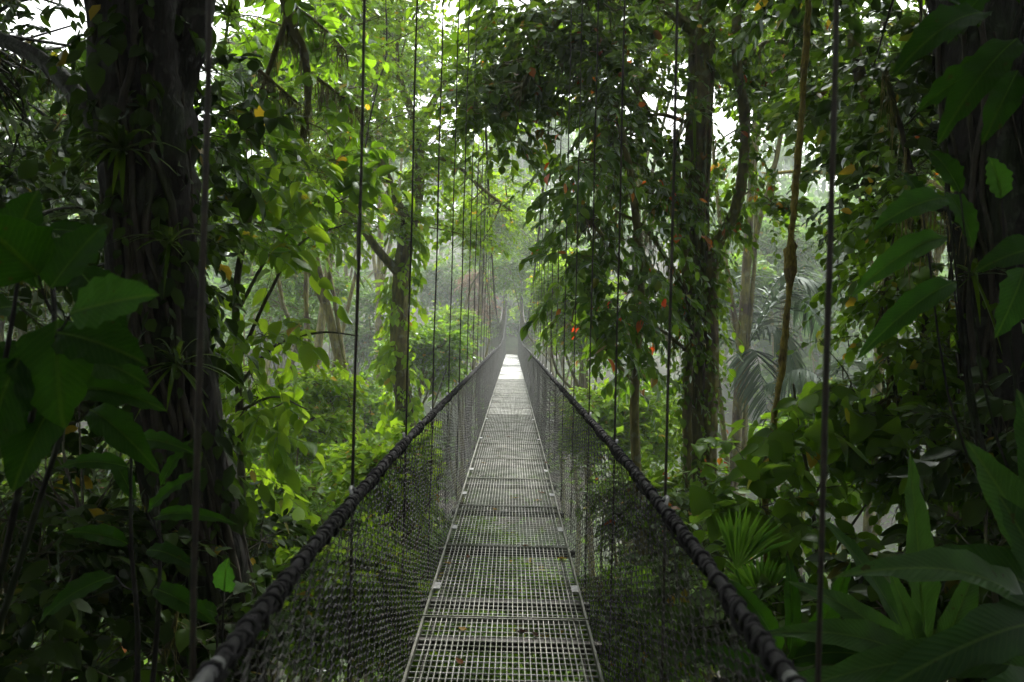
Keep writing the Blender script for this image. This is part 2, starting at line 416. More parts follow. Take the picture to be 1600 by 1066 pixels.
def terrain():
    xs = np.concatenate([np.linspace(-220, -60, 8), np.linspace(-52, 52, 80), np.linspace(60, 220, 8)])
    ys = np.concatenate([np.linspace(-30, -4, 8), np.linspace(-3, 75, 90), np.linspace(80, 230, 20)])
    X, Y = np.meshgrid(xs, ys)
    Z = gz(X, Y)
    nx = len(xs); ny = len(ys)
    i = np.arange(ny - 1)[:, None] * nx + np.arange(nx - 1)[None]
    l = np.stack([i, i + 1, i + nx + 1, i + nx], -1).ravel()
    mb = MB(); mb.add(np.stack([X, Y, Z], -1).reshape(-1, 3), l, np.full((ny - 1) * (nx - 1), 4))
    m = barkmat('forest_floor', (.035, .025, .014), (.03, .045, .012), .6, .8, .8)
    tag(mb.build('ground', m), kind='structure')
terrain()

# ------------------------------------------------------------------ the bridge
def deck_z(y):
    return np.interp(y, [-3, 3, 10, 20, 36, 50, 66], [0, 0, .01, .0, -.05, -.1, -.2])
def rail_z(y):
    return np.interp(y, [-3, 1, 2, 4, 30, 36, 44, 52, 60, 66], [.98, .99, 1.005, 1.02, 1.02, 1.02, 1.25, 1.85, 2.7, 3.6])
def rail_x(y):
    return np.interp(y, [0, 1, 2, 3.2], [.46, .463, .486, .5])
def cable_z(y):
    return 1.55 + .36 + .0104 * (np.asarray(y, float) - 29) ** 2
HW, RX = .445, .5      # half width of the deck, offset of the rail
BR = empty('suspension_bridge', (0, 0, 0), 'long narrow suspension footbridge of steel grating with black wire netting sides', 'footbridge')

edges = [-2.2, -.9, .4, 1.62, 2.84, 4.3, 5.75]
while edges[-1] < 65: edges.append(edges[-1] + 1.32)
for i in range(len(edges) - 1):
    y0, y1 = edges[i] + .008, edges[i + 1] - .008
    z0, z1 = float(deck_z(y0)), float(deck_z(y1))
    mb = MB()
    xs = np.linspace(-HW + .02, HW - .02, 32)
    n = len(xs)
    xw = rng.normal(0, .0006, n)
    # bearing bars: thin upright strips
    for x in xs[1:-1] + xw[1:-1]:
        ym = (y0 + y1) / 2; a = math.atan2(z1 - z0, y1 - y0)
        box(mb, (x, ym, (z0 + z1) / 2 - .011), (.0036, y1 - y0 - .01, .022), a)
    m = max(4, int(round((y1 - y0) / .062)))
    for k in range(1, m):
        t = k / m; y = y0 + (y1 - y0) * t
        box(mb, (0, y, z0 + (z1 - z0) * t - .0045), (2 * HW - .03, .0042, .007))
    if y0 > 26:      # the far stretch is covered with smooth pale plates
        mb = MB()
        box(mb, (0, (y0 + y1) / 2, (z0 + z1) / 2 + .001), (2 * HW - .02, y1 - y0 - .02, .005), math.atan2(z1 - z0, y1 - y0))
    fr = MB()
    for sx in (-1, 1):
        a = math.atan2(z1 - z0, y1 - y0)
        box(fr, (sx * (HW - .003), (y0 + y1) / 2, (z0 + z1) / 2 - .014), (.012, y1 - y0, .036), a)
    for y, z in ((y0 + .006, z0), (y1 - .006, z1)):
        box(fr, (0, y, z - .010), (2 * HW - .018, .009, .028))
    p = mb.build('deck_panel', MAT['grate' if y0 <= 14.5 else 'grate_glare' if y0 <= 26 else 'plate_half_glare' if y0 < 29 else 'plate'], BR, smooth=False)  # panel tones step paler with distance, far sky glare put into the colour
    fr.build('frame', MAT['edge'], p, smooth=False)
    if i % 2 == 0 or i < 8:
        for sx in (-1, 1):
            pl = MB()
            box(pl, (sx * (HW - .03), y0 + .5, z0 + (z1 - z0) * .4 + .004), (.04, .12, .006))
            pl.build('fixing_plate', MAT['pale'], p, smooth=False)
# cross beams and edge cables below
ybeam = [1.4, 2.7, 4.06, 4.66, 5.78, 7.0, 8.24]
while ybeam[-1] < 64: ybeam.append(ybeam[-1] + 1.3)
for k, y in enumerate(ybeam):
    mb = MB(); z = float(deck_z(y))
    box(mb, (0, y, z - .052), (2 * RX - .01, .045, .045))
    box(mb, (0, y + .03, z - .034), (2 * HW - .1, .012, .009))
    mb.build('cross_beam', MAT['beam'], BR, smooth=False)
yy = np.linspace(-2.5, 66, 90)
for sx in (-1, 1):
    mb = MB(); tube(mb, np.stack([np.full_like(yy, sx * (HW - .05)), yy, deck_z(yy) - .09], 1), .012, 6)
    mb.build('deck_cable', MAT['cable'], BR)
    # main cable
    ym = np.concatenate([np.linspace(-3, 40, 70), np.linspace(41, 67, 24)])
    mb = MB(); tube(mb, np.stack([np.full_like(ym, sx * (RX - .01)), ym, cable_z(ym)], 1), .019, 8)
    # wound look: short ferrules along it
    mb.build('main_cable', MAT['cable'], BR)
    # handrail cable with its wound lacing
    mb = MB(); yr = np.concatenate([np.linspace(-2.5, 4, 30), np.linspace(4.5, 66, 60)]); tube(mb, np.stack([sx * rail_x(yr), yr, rail_z(yr)], 1), .012, 10)
    rail = mb.build('handrail_cable', MAT['rope'], BR)
    ye = np.linspace(.4, 1.3, 8); mb = MB(); tube(mb, np.stack([sx * rail_x(ye), ye, rail_z(ye)], 1), .0145, 10); mb.build('bare_end', MAT['steel'], rail)
    lc = MB()
    y = 1.16; runs = []
    while y < 30:
        ln = rng.uniform(.5, 1.2); runs.append((y, min(y + ln, 30))); y += ln + (rng.uniform(.03, .12) if y < 12 else 0)
    for a, b in runs:
        far = a > 9
        seg = 9 if not far else 6
        pitch = .034 if not far else .05
        nt_ = max(2, int((b - a) / pitch)); n_ = nt_ * seg
        t = np.linspace(0, nt_ * 2 * np.pi, n_); ys = np.linspace(a, b, n_) + (0 if far else 1) * .012 * np.sin(np.linspace(a, b, n_) * 31 + a * 7)
        rr = .0145 + .004 * np.sin(np.floor(t / 6.283) * 2.4 + a) + rng.normal(0, .0008, n_)
        ys = ys + .007 * np.sin(t + 1)
        tube(lc, np.stack([sx * rail_x(ys) + rr * np.cos(t), ys, rail_z(ys) - .004 + rr * np.sin(t)], 1), .0058 if not far else .011, 5)
        # loose second strand, hitching the net
        nt2 = max(1, int((b - a) / .085)); n2 = nt2 * 12
        t = np.linspace(0, nt2 * 2 * np.pi, n2); ys = np.linspace(a, b, n2)
        rr = .0165 + .004 * np.sin(ys * 9) + rng.normal(0, .001, n2)
        if not far: tube(lc, np.stack([sx * rail_x(ys) + rr * .9 * np.cos(-t), ys, rail_z(ys) - .010 + 1.25 * rr * np.sin(-t)], 1), .0055, 5)
    ys = np.linspace(30, 66, 40)
    tube(lc, np.stack([np.full_like(ys, sx * RX), ys, rail_z(ys) - .01], 1), .026, 6)
    lc.build('lacing', MAT['rope'], rail)
    # the netting: hexagonal wire cells between rail and deck edge
    nb = MB()
    cw, chh = .075, .0128
    for (ya, yb, sc_) in ((.5, 9, 1.0), (9, 22, 1.5), (22, 65.5, 3.0)):
        w_, h_ = cw * sc_, chh * sc_
        ncol = int((yb - ya) / w_); nrow = int(1.04 / h_) + 1
        for c0 in range(2):
            pass
        cols = np.arange(ncol); rows = np.arange(nrow)
        C_, R_ = np.meshgrid(cols, rows, indexing='ij')
        off = (R_ % 2) * .5
        # zigzag nodes on the row lines
        yl = ya + (C_ + off) * w_
        v0 = (R_ + 0.0) / nrow
        def sp(yv, vv):
            zt = rail_z(yv) - .015; zb = deck_z(yv) - .03
            bulge = .018 * np.sin(vv * np.pi) * (1 + .6 * np.sin(yv * 2.1 + sx)) + .004 * np.sin(yv * 37 + vv * 29)
            x = sx * (rail_x(yv) * (1 - vv) + (HW + .012) * vv + bulge)
            return np.stack([x, yv, zt + (zb - zt) * vv + .004 * np.sin(yv * 51 + vv * 13)], -1)
        dv = 1 / nrow
        a0 = sp(yl, v0).reshape(-1, 3); a1 = sp(yl + .3 * w_, v0).reshape(-1, 3)
        bl = sp(yl - w_ * .2, v0 + dv).reshape(-1, 3); br_ = sp(yl + w_ / 2, v0 + dv).reshape(-1, 3)
        wr = .0016 * (1 if sc_ < 1.1 else 1.4 if sc_ < 2 else 2.6)
        segs(nb, a0, a1, wr * 1.7, wr * 1.7, 3); segs(nb, a0, bl, wr, wr, 3); segs(nb, a1, br_, wr, wr, 3)
    nb.build('side_netting', MAT['net'], BR, smooth=False)
    for k in range(1, 51):
        y = 1.3 * k * (1 + (.0 if sx < 0 else -.012))
        hb = MB()
        top = np.array([sx * (RX - .012), y, float(cable_z(y))]); bot = np.array([sx * (RX + .012), y, float(deck_z(y)) - .07])
        r = .005 if k < 6 else .0062 if k < 20 else .007
        q = np.linspace(0, 1, 26)[:, None]
        pts = top * (1 - q) + bot * q
        pts[:, :2] += .002 * np.sin(q * 40 + k)
        tube(hb, pts, r, 6, lump=.10)
        h = hb.build('hanger_cable', MAT['cable'], BR)
        if k > 1:
            cb = MB(); z = float(rail_z(y))
            tt = np.linspace(-.3, math.pi + .5, 9)
            tube(cb, np.stack([np.full(9, sx * (rail_x(y) + .006)) + sx * .012 * np.sin(tt), y - .02 + .027 * np.cos(tt), z + .002 + .024 * np.sin(tt)], 1), .0065, 6)
            box(cb, (sx * (rail_x(y) + .012), y, z - .03), (.012, .02, .02))
            cb.build('clamp', MAT['pale'], h)

# ------------------------------------------------------------------ fallen leaves on the deck
def fallen(px, py, L, wd, rz, mat, label, curl=.3):
    d = (P(px, py, 1) - EYE); t = -1.55 / d[2]; q = EYE + d * t; q[2] = float(deck_z(q[1])) + .006
    nu, nv = 5, 9
    u = np.linspace(-1, 1, nu); v = np.linspace(0, 1, nv)
    U, V = np.meshgrid(u, v)
    wv = np.sin(np.pi * V ** .8) ** .8 * (1 - .3 * V)
    X = U * wv * wd / 2; Y = (V - .5) * L; Z = curl * L * (V - .45) ** 2 + curl * .5 * L * np.abs(U) * wv * .5 + .004 * np.sin(V * 9 + U * 3)
    c, s_ = math.cos(rz), math.sin(rz)
    vv = np.stack([X * c - Y * s_, X * s_ + Y * c, Z], -1).reshape(-1, 3) + q
    i = np.arange(nv - 1)[:, None] * nu + np.arange(nu - 1)[None]
    mb = MB(); mb.add(vv, np.stack([i, i + 1, i + nu + 1, i + nu], -1).ravel(), np.full((nu - 1) * (nv - 1), 4))
    segs(mb, vv[nu // 2], vv[nu // 2] - np.array([-s_, c, -.1]) * L * .25, .0012, .0008)
    tag(mb.build('fallen_leaf', MAT[mat]), label, 'leaf', 'dead leaves lying on the bridge deck')
for a in [
    (717, 1036, .075, .035, .5, 'brown', 'orange-brown pointed dead leaf on the nearest grating panel'),
    (815, 992, .07, .04, 1.5, 'dusk', 'left one of two blackish curled leaves touching on the grating', .8),
    (836, 996, .08, .035, .2, 'dusk', 'right one of two blackish curled leaves touching on the grating', .7),
    (878, 875, .07, .045, 1.6, 'ochre', 'yellow-brown leaf lying at the right edge by the pale panel seam'),
    (731, 872, .06, .03, .3, 'brown', 'small brown leaf just left of the middle beyond the pale panel seam'),
    (700, 882, .05, .04, 1.2, 'ochre', 'pale tan leaf by the left edge near the pale panel seam'),
    (722, 985, .05, .045, .9, 'ochre', 'dull pale leaf standing a little left of the blackish curled leaves'),
    (846, 772, .08, .04, .8, 'brown', 'brown leaf at the right edge some panels ahead'),
    (841, 784, .06, .04, 2.0, 'ochre', 'tan leaf just nearer than the brown one at the right edge'),
    (773, 798, .07, .045, .4, 'ochre', 'yellow leaf in the middle of the deck below a panel seam'),
    (795, 684, .1, .06, 1.1, 'brown', 'reddish leaf in the middle of the deck far ahead'),
    (853, 725, .08, .05, .2, 'brown', 'small rusty leaf against the right netting far ahead')]:
    fallen(*a)
for k in range(18):
    y = 4.2 + 14 * rng.random() ** 1.3; x = float(rng.choice([-1, 1]) * rng.uniform(.28, .42)) if k % 3 else float(rng.uniform(-.3, .3))
    q = np.array([x, y, 0.0]) - EYE; D_ = q @ fw
    fallen(800 + F * (q @ rt) / D_, 533 - F * (q @ up) / D_, rng.uniform(.03, .055), rng.uniform(.018, .03), rng.uniform(0, 6), str(rng.choice(['brown', 'ochre', 'dusk'])), 'tiny dead leaf fleck caught in the grating, smaller than the other fallen leaves')

# ------------------------------------------------------------------ plants
def big_leaf(mb, b, t, width, hint=(0, 0, 1), sag=.15, fold=.25, wav=.02, nv=16, nu=7, shape=.8, notch=0.0):
    """one broad blade from b to t, bending down by sag, folded at the midrib"""
    b = np.asarray(b, float); t = np.asarray(t, float)
    L = np.linalg.norm(t - b); d = (t - b) / L
    s_ = nrm(np.cross(d, np.asarray(hint, float))); nn = np.cross(s_, d)
    V = np.linspace(0, 1, nv); U = np.linspace(-1, 1, nu)
    UU, VV = np.meshgrid(U, V)
    prof = np.sin(np.pi * np.clip(VV, 0, 1) ** shape) ** .75 * (1 - .15 * VV)
    prof = np.where(VV < .02, .04, prof)
    ph = rng.uniform(0, 6)
    Wd = UU * prof * width / 2 * (1 + .05 * np.sin(VV * 23 + ph + UU) + np.where(np.abs(UU) > .9, rng.normal(0, .05, VV.shape), 0))
    mid = b + d * (VV[..., None] * L) + nn[None, None] * (4 * sag * L * VV * (1 - VV) * .5)[..., None]
    mid[..., 2] -= sag * L * VV ** 2 * .6
    zz = fold * np.abs(Wd) + wav * L * np.sin(VV * 20 + ph) * np.abs(UU) ** 1.5 * .6 + .006 * np.sin(VV * 60 + UU * 0) * np.abs(UU)
    pts = mid + s_ * Wd[..., None] + nn * zz[..., None]
    i = np.arange(nv - 1)[:, None] * nu + np.arange(nu - 1)[None]
    uv = np.stack([UU * prof, VV * max(1, L / width * .45)], -1).reshape(-1, 2)
    mb.add(pts.reshape(-1, 3), np.stack([i, i + 1, i + nu + 1, i + nu], -1).ravel(), np.full((nu - 1) * (nv - 1), 4), uv)
    rb = mid[:, nu // 2] - nn * .002
    return rb

def broad_plant(name, label, cat, base, specs, mat, stem_mat='bark', group=None, stem_r=.006, stems=None):
    """specs: (base px,py,D, tip px,py,D, width m, [sag], [hint]) one part per blade, stalks run to the base"""
    base = np.asarray(base, float)
    o = empty(name, base, label, cat, group)
    sb = MB(); nodes = None
    if stems:
        cs = [spline([base] + [P(*q) for q in st], 30) for st in stems]
        for c in cs: tube(sb, c, np.linspace(.011, .004, 30), 6, lump=.05)
        nodes = np.vstack(cs)
    for sp_ in specs:
        b = P(*sp_[0:3]); t = P(*sp_[3:6]); wd = sp_[6]
        sag = sp_[7] if len(sp_) > 7 else .15
        hint = sp_[8] if len(sp_) > 8 else (rng.uniform(-.3, .3), -.75, .65)
        mb = MB(); rb = big_leaf(mb, b, t, wd, hint, sag)
        mt = sp_[9] if len(sp_) > 9 else mat
        lf = mb.build('leaf', MAT[mt], o, uv=True)
        vb = MB(); tube(vb, rb, np.linspace(.0035, .001, len(rb)), 5); vb.build('midrib', MAT['bigm'], lf)
        mid = (b + base) / 2 + rng.normal(0, .04, 3); mid[:2] = b[:2] * .75 + base[:2] * .25
        if nodes is not None:
            q = nodes[np.argmin(((nodes - b - [0, 0, -.06]) ** 2).sum(1))]
            tube(sb, spline([q, (q + b) / 2 + [0, 0, -.015], b], 7), np.linspace(.0035, .0022, 7), 5)
        else:
            tube(sb, spline([base + rng.normal(0, .02, 3), mid, b], 9), np.linspace(stem_r * 1.3, stem_r * .6, 9), 5)
    sb.build('stem', MAT[stem_mat], o)
    return o

def tree(name, label, cat, limbs, blobs, leaf='mid', bark='bark', group=None, crown_kw={}, extra=None, moss=0, moss_len=.3, moss_limbs=None, roots=0, ridge=3, sides=12, trunk_n=1, trunk_leaves=0, tl_L=.09, base=None):
    """limbs: (list of (px,py,D), r_start, r_end); the first trunk_n make the trunk"""
    L0 = [P(*q) for q in limbs[0][0]]
    b = L0[0] if base is None else base
    o = empty(name, b, label, cat, group)
    tb, bb = MB(), MB(); A = []
    curves = []
    for j, (pp, ra, rb) in enumerate(limbs):
        pts = spline([P(*q) for q in pp], 10 + 6 * len(pp))
        rad = np.linspace(ra, rb, len(pts))
        tube(tb if j < trunk_n else bb, pts, rad, sides if ra > .05 else 6, lump=.05, wig=ra * .05, ridge=ridge if ra > .05 else 0)
        A.append(pts); curves.append((pts, rad))
    allA = np.vstack(A)
    tr_ = tb.build('trunk', MAT[bark], o)
    lb = MB()
    kw = dict(L=.1); kw.update(crown_kw)
    crown(lb, bb, blobs, allA, **kw)
    if bb.v: bb.build('branch', MAT[bark], o)
    if trunk_leaves:
        for pts, rad in curves[:trunk_n]:
            m = trunk_leaves
            i = rng.integers(0, len(pts), m)
            a = rng.uniform(0, 2 * np.pi, m)
            off = np.stack([np.cos(a), np.sin(a), np.zeros(m)], 1)
            c = pts[i] + off * rad[i][:, None] + rng.normal(0, .03, (m, 3))
            sprays(lb, None, c, off + np.array([0, 0, -.6]), 6, tl_L, .25, .9, .9, T7, 0)
    if lb.v: lb.build('crown', MAT[leaf], o)
    if moss:
        mb = MB()
        ii = moss_limbs if moss_limbs is not None else range(len(curves))
        pm = np.vstack([curves[i][0] + np.array([0, 0, -1.]) * curves[i][1][:, None] * .7 for i in ii])
        pm = np.vstack([pm, (pm[:-1] + pm[1:]) / 2]) if len(pm) > 1 else pm
        moss_strands(mb, pm, moss, moss_len)
        mb.build('hanging_moss', MAT['moss'], o)
    if roots:
        rbm = MB()
        for pts, rad in curves[:1]:
            for k in range(roots):
                a0 = rng.uniform(0, 2 * np.pi); i0 = rng.integers(0, len(pts) // 2); i1 = rng.integers(i0 + 6, len(pts)) if i0 + 6 < len(pts) else len(pts) - 1
                idx = np.arange(i0, i1)
                a = a0 + np.cumsum(rng.normal(0, .09, len(idx)))
                rr = rad[idx] * rng.uniform(1.0, 1.12)
                q = pts[idx] + np.stack([np.cos(a) * rr, np.sin(a) * rr, np.zeros(len(idx))], 1)
                if len(q) > 3: tube(rbm, spline(q[::3] if len(q) > 9 else q, len(idx) * 2), rng.uniform(.006, .02), 6, lump=.1)
        rbm.build('climbing_root', MAT['barkr' if bark != 'bark' else 'root'], o)
    if extra: extra(o, curves)
    return o

# --- 1 the big dark tree at the left and the one at the right: their crowns roof the near end
DK = dict(L=.11, sl=.45, n=11, droop=.45, k=10, br=.014, T=TN)
tree('jungle_tree', 'huge black-barked tree at the left overgrown with roots and tufted plants', 'tree',
     [([(420, 1700, 4.2), (372, 1250, 4.2), (330, 950, 4.15), (283, 700, 4.1), (245, 430, 4.1), (228, 220, 4.1), (212, 20, 4.1), (205, -350, 4.2), (230, -1100, 4.4)], .2, .2),
      ([(235, 200, 4.1), (290, 60, 4.2), (330, -120, 4.4), (400, -500, 4.6)], .12, .07),
      ([(235, 330, 4.1), (140, 180, 4.3), (60, 90, 4.6), (-60, 40, 5)], .06, .03),
      ([(230, 440, 4.1), (110, 420, 4.4), (10, 380, 4.8), (-90, 380, 5)], .04, .02),
      ([(205, -350, 4.2), (-300, -700, 4.4), (-900, -800, 3.5)], .12, .05),
      ([(205, -500, 4.2), (500, -900, 3.5), (700, -1400, 2.5)], .12, .05)],
     [(60, 60, 6, 130, 90, 1.0, 130), (40, 240, 6.5, 110, 90, 1.0, 120), (100, 360, 6.5, 110, 60, .8, 80), (20, 420, 5.5, 90, 80, .8, 60),
      (320, 250, 4.8, 30, 100, .4, 26), (305, 420, 4.6, 35, 90, .4, 32), (335, 90, 4.6, 40, 60, .4, 14),
      (-150, -300, 5, 300, 150, 1.5, 160), (250, -500, 5, 400, 180, 2, 200), (-500, 200, 4, 300, 400, 1.5, 160), (700, -1500, 3.6, 800, 240, 2.4, 170),
      (-400, -900, 4, 600, 300, 2, 220)],
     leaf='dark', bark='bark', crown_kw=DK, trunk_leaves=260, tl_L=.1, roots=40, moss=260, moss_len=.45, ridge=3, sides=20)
tree('jungle_tree', 'thick dark tree at the right hung with pale threadlike roots', 'tree',
     [([(1560, 1700, 4.6), (1570, 1200, 4.6), (1575, 900, 4.6), (1560, 600, 4.6), (1555, 350, 4.6), (1540, 150, 4.6), (1530, -50, 4.6), (1540, -500, 4.6), (1500, -1100, 4.6)], .24, .2),
      ([(1550, 260, 4.6), (1480, 60, 4.7), (1440, -60, 4.8), (1380, -300, 5)], .06, .04),
      ([(1540, -500, 4.6), (1900, -800, 4), (2300, -900, 3)], .12, .05),
      ([(1530, -500, 4.6), (1200, -1000, 4), (900, -1500, 3)], .12, .05),
      ([(1555, 420, 4.6), (1480, 330, 4.4), (1400, 330, 4.2)], .03, .015)],
     [(1450, 60, 5.6, 80, 90, .8, 90), (1590, 200, 5.5, 60, 150, .8, 50), (1400, 240, 5.8, 90, 80, .6, 60), (1300, -150, 5.5, 200, 120, 1.2, 120),
      (1600, -400, 5, 400, 200, 1.5, 180), (2000, 100, 4.5, 300, 400, 1.5, 180), (1900, -900, 4, 600, 300, 2, 200), (1100, -1500, 3.6, 700, 240, 2.2, 130),
      (2000, 700, 4.5, 300, 300, 1.5, 120)],
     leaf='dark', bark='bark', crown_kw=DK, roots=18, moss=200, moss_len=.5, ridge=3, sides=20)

def shade_canopy(o, regions, n):
    """unseen leaves overhead, beside and behind the camera, added to shade the near end"""
    lb = MB(); bb = MB(); base = np.array(o.location)
    for (x0, x1, y0, y1, z0, z1, f) in regions:
        m = int(n * f)
        c = rng.uniform([x0, y0, z0], [x1, y1, z1], (m, 3))
        keep = (np.sin(c[:, 0] * .9 + 1) + np.sin(c[:, 1] * .8 + c[:, 2]) + rng.normal(0, .6, m)) > -1.2
        c = c[keep]; d = rng.normal(0, 1, (len(c), 3)); d[:, 2] *= .3
        sprays(lb, None, c, d, 9, .3, .9, .4, 1.15, T4, 0)
        for k in range(14 if z0 > 5 else 0):
            e = rng.uniform([x0, y0, z0], [x1, y1, z1]); s0 = base * [1, 1, 0] + [0, 0, 7.6]
            tube(bb, spline([s0, (s0 + e) / 2 + rng.normal(0, .4, 3), e], 10), np.linspace(.05, .015, 10), 5)
    lb.build('shade_canopy', MAT['dark'], o); bb.build('bough', MAT['bark'], o)  # leaf screen added out of view to block sky light
T_L = [o for o in bpy.data.objects if o.name == 'jungle_tree'][0]
T_R = [o for o in bpy.data.objects if o.name == 'jungle_tree.001'][0]
shade_canopy(T_L, [(-10, .5, -9, 7.6, 5.4, 9, 1.2), (-10, 0, -9, -5, -2, 5.5, .6), (-11, -6, -6, 5.5, -2, 5.5, .7), (-8, -1.6, -4, -.5, -2, 4, .3)], 1900)
shade_canopy(T_R, [(-.5, 10, -9, 7.6, 5.4, 9, 1.2), (0, 10, -9, -5, -2, 5.5, .6), (6, 11, -6, 5.5, -2, 5.5, .7), (1.6, 8, -4, -.5, -2, 4, .3)], 1900)
# --- 2 the leafy forked tree in the middle left
tree('leaf_clad_tree', 'slender forked tree left of the bridge, trunk clad in drooping leaves, crown bright green', 'tree',
     [([(655, 1250, 13), (640, 900, 13), (637, 700, 13), (625, 560, 13), (628, 450, 13), (640, 340, 13)], .17, .13),
      ([(640, 360, 13), (655, 290, 13), (650, 200, 13.2), (620, 90, 13.5), (640, -80, 14)], .1, .04),
      ([(640, 350, 13), (612, 300, 13), (590, 240, 12.8), (560, 180, 12.5), (500, 60, 12)], .09, .03),
      ([(625, 430, 13), (590, 390, 12.8), (560, 350, 12.5), (520, 320, 12), (440, 290, 11.5)], .08, .03),
      ([(652, 260, 13.1), (700, 250, 13.5), (760, 300, 14), (800, 330, 14.5)], .05, .02),
      ([(650, 200, 13.2), (700, 120, 13.6), (740, 60, 14)], .05, .02)],
     [(600, 90, 12.5, 110, 90, 1.2, 230), (500, 180, 12, 90, 110, 1.2, 200), (700, 190, 13.5, 70, 60, 1.1, 150), (715, 110, 13.6, 50, 50, 1, 100), (650, 30, 13, 50, 50, 1, 80), (620, 230, 12.6, 110, 50, 1, 130),
      (740, 290, 14.2, 80, 45, 1, 120), (560, 330, 12.3, 90, 40, 1, 110), (470, 320, 11.6, 80, 60, 1, 120), (700, 370, 13.8, 60, 28, .8, 60), (560, -60, 12.5, 130, 60, 1.5, 110), (560, 20, 12.2, 50, 60, 1, 70)],
     leaf='bright', bark='barkm', crown_kw=dict(L=.095, sl=.42, n=13, droop=.3, k=11, br=.016, tw=.003, T=T7), trunk_leaves=280, tl_L=.15, moss=250, moss_len=.4)
# --- 3 mossy bough hanging in from the upper left
tree('mossy_bough_tree', 'crooked branches dripping with brown moss high above the left railing', 'tree',
     [([(300, -900, 7), (380, -400, 7), (420, -120, 7), (452, 30, 7), (475, 90, 7), (482, 160, 7), (470, 215, 7)], .07, .018),
      ([(452, 20, 7), (430, 80, 7), (405, 150, 7.1), (385, 185, 7.2)], .03, .012),
      ([(478, 110, 7), (520, 140, 7.2), (560, 170, 7.4)], .02, .008),
      ([(405, 110, 7), (440, 140, 7), (470, 165, 7)], .018, .01),
      ([(445, 0, 7), (500, 40, 7.2), (540, 80, 7.4)], .02, .008)],
     [(420, 40, 7.4, 80, 60, .6, 46), (400, 240, 7.2, 70, 60, .6, 44), (500, 270, 7, 50, 50, .5, 26), (370, 330, 7.2, 60, 60, .6, 34), (520, 100, 7.6, 50, 60, .5, 26), (370, 170, 7.3, 30, 60, .4, 16)],
     leaf='mid', bark='barkm', crown_kw=dict(L=.14, sl=.4, n=8, droop=.45, k=7, br=.008, tw=.0025, T=TN), moss=900, moss_len=.42)
# --- 4 low leafy boughs between left tree and forked tree
tree('weeping_shrub_tree', 'thin tree right of the big dark trunk, long arching twigs of drooping pointed leaves', 'tree',
     [([(380, 1300, 6.5), (380, 900, 6.5), (375, 650, 6.5), (370, 450, 6.5), (400, 300, 6.5)], .05, .02),
      ([(375, 560, 6.5), (420, 460, 6.4), (470, 380, 6.3), (540, 350, 6.2)], .018, .005),
      ([(375, 600, 6.5), (430, 540, 6.4), (500, 520, 6.3), (560, 525, 6.2)], .018, .005),
      ([(375, 480, 6.5), (420, 400, 6.6), (480, 340, 6.8), (560, 300, 7)], .016, .005),
      ([(378, 640, 6.5), (430, 620, 6.4), (480, 640, 6.3)], .014, .005)],
     [(400, 320, 6.6, 60, 40, .5, 24), (440, 400, 6.5, 45, 30, .4, 10), (440, 525, 6.3, 70, 25, .4, 13), (500, 290, 6.9, 50, 30, .4, 12), (360, 600, 6.4, 45, 50, .5, 20), (430, 640, 6.5, 50, 35, .5, 14), (355, 440, 6.4, 25, 50, .4, 15), (390, 720, 6.5, 50, 50, .5, 24)],
     leaf='bright', bark='twig', crown_kw=dict(L=.16, sl=.5, n=8, droop=.7, k=6, br=.007, wd=.85, tw=.0025, T=TN))
# --- 5 mossy twin trunk at the right
tree('twin_trunk_tree', 'mossy tree with two twisting stems joined low down, right of the bridge', 'tree',
     [([(1100, 1250, 9), (1096, 900, 9), (1092, 700, 9), (1090, 520, 9), (1092, 420, 9), (1088, 330, 9), (1092, 220, 9), (1098, 100, 9), (1100, -100, 9.2), (1090, -400, 9.5)], .15, .11),
      ([(1108, 760, 8.9), (1112, 560, 8.85), (1112, 450, 8.85), (1118, 390, 8.85), (1150, 330, 8.85), (1163, 260, 8.9), (1164, 180, 9), (1152, 80, 9.1), (1160, -60, 9.3)], .075, .05),
      ([(1075, 800, 8.9), (1074, 620, 8.85), (1080, 500, 8.8), (1072, 420, 8.8), (1062, 330, 8.9), (1056, 200, 9)], .06, .03),
      ([(1092, 200, 9), (1040, 180, 9), (1000, 182, 9)], .03, .012),
      ([(1160, 100, 9.1), (1200, 65, 9.2), (1250, 75, 9.4), (1330, 120, 9.6)], .03, .015),
      ([(1080, 470, 8.9), (1050, 420, 8.8), (1010, 360, 8.6), (960, 330, 8.4)], .04, .015),
      ([(1098, 60, 9.1), (1020, 0, 9), (930, -10, 8.8), (850, 60, 8.6), (815, 140, 8.6)], .07, .015),
      ([(1098, -60, 9.1), (1180, -120, 9.4), (1300, -100, 9.6)], .06, .02),
      ([(1085, 560, 8.9), (1040, 520, 8.7), (1000, 500, 8.6)], .025, .01)],
     [(830, 50, 8.8, 60, 50, .8, 90), (920, 20, 9, 70, 60, .9, 130), (770, 160, 9.4, 55, 70, .8, 70), (785, 20, 9.4, 35, 60, .9, 70), (785, 120, 9.3, 38, 55, .8, 80), (1000, 60, 9, 90, 90, 1, 150), (1080, -40, 9.2, 110, 60, 1, 90),
      (1200, 40, 9.4, 90, 60, .9, 120), (1290, 90, 9.6, 70, 70, .9, 90), (1240, 190, 9.6, 70, 60, .8, 70), (1200, 150, 9.9, 30, 60, .6, 26), (1190, 330, 9.8, 30, 35, .5, 22), (1140, 250, 10.2, 30, 60, .4, 18),
      (970, 170, 8.9, 50, 55, .7, 80), (1330, 20, 9.8, 60, 60, .9, 50)],
     leaf='dim', bark='barkm', crown_kw=dict(L=.115, sl=.42, n=13, droop=.45, k=10, br=.014, tw=.003), trunk_n=3, moss=1500, moss_len=.3, roots=30, trunk_leaves=190, tl_L=.085)
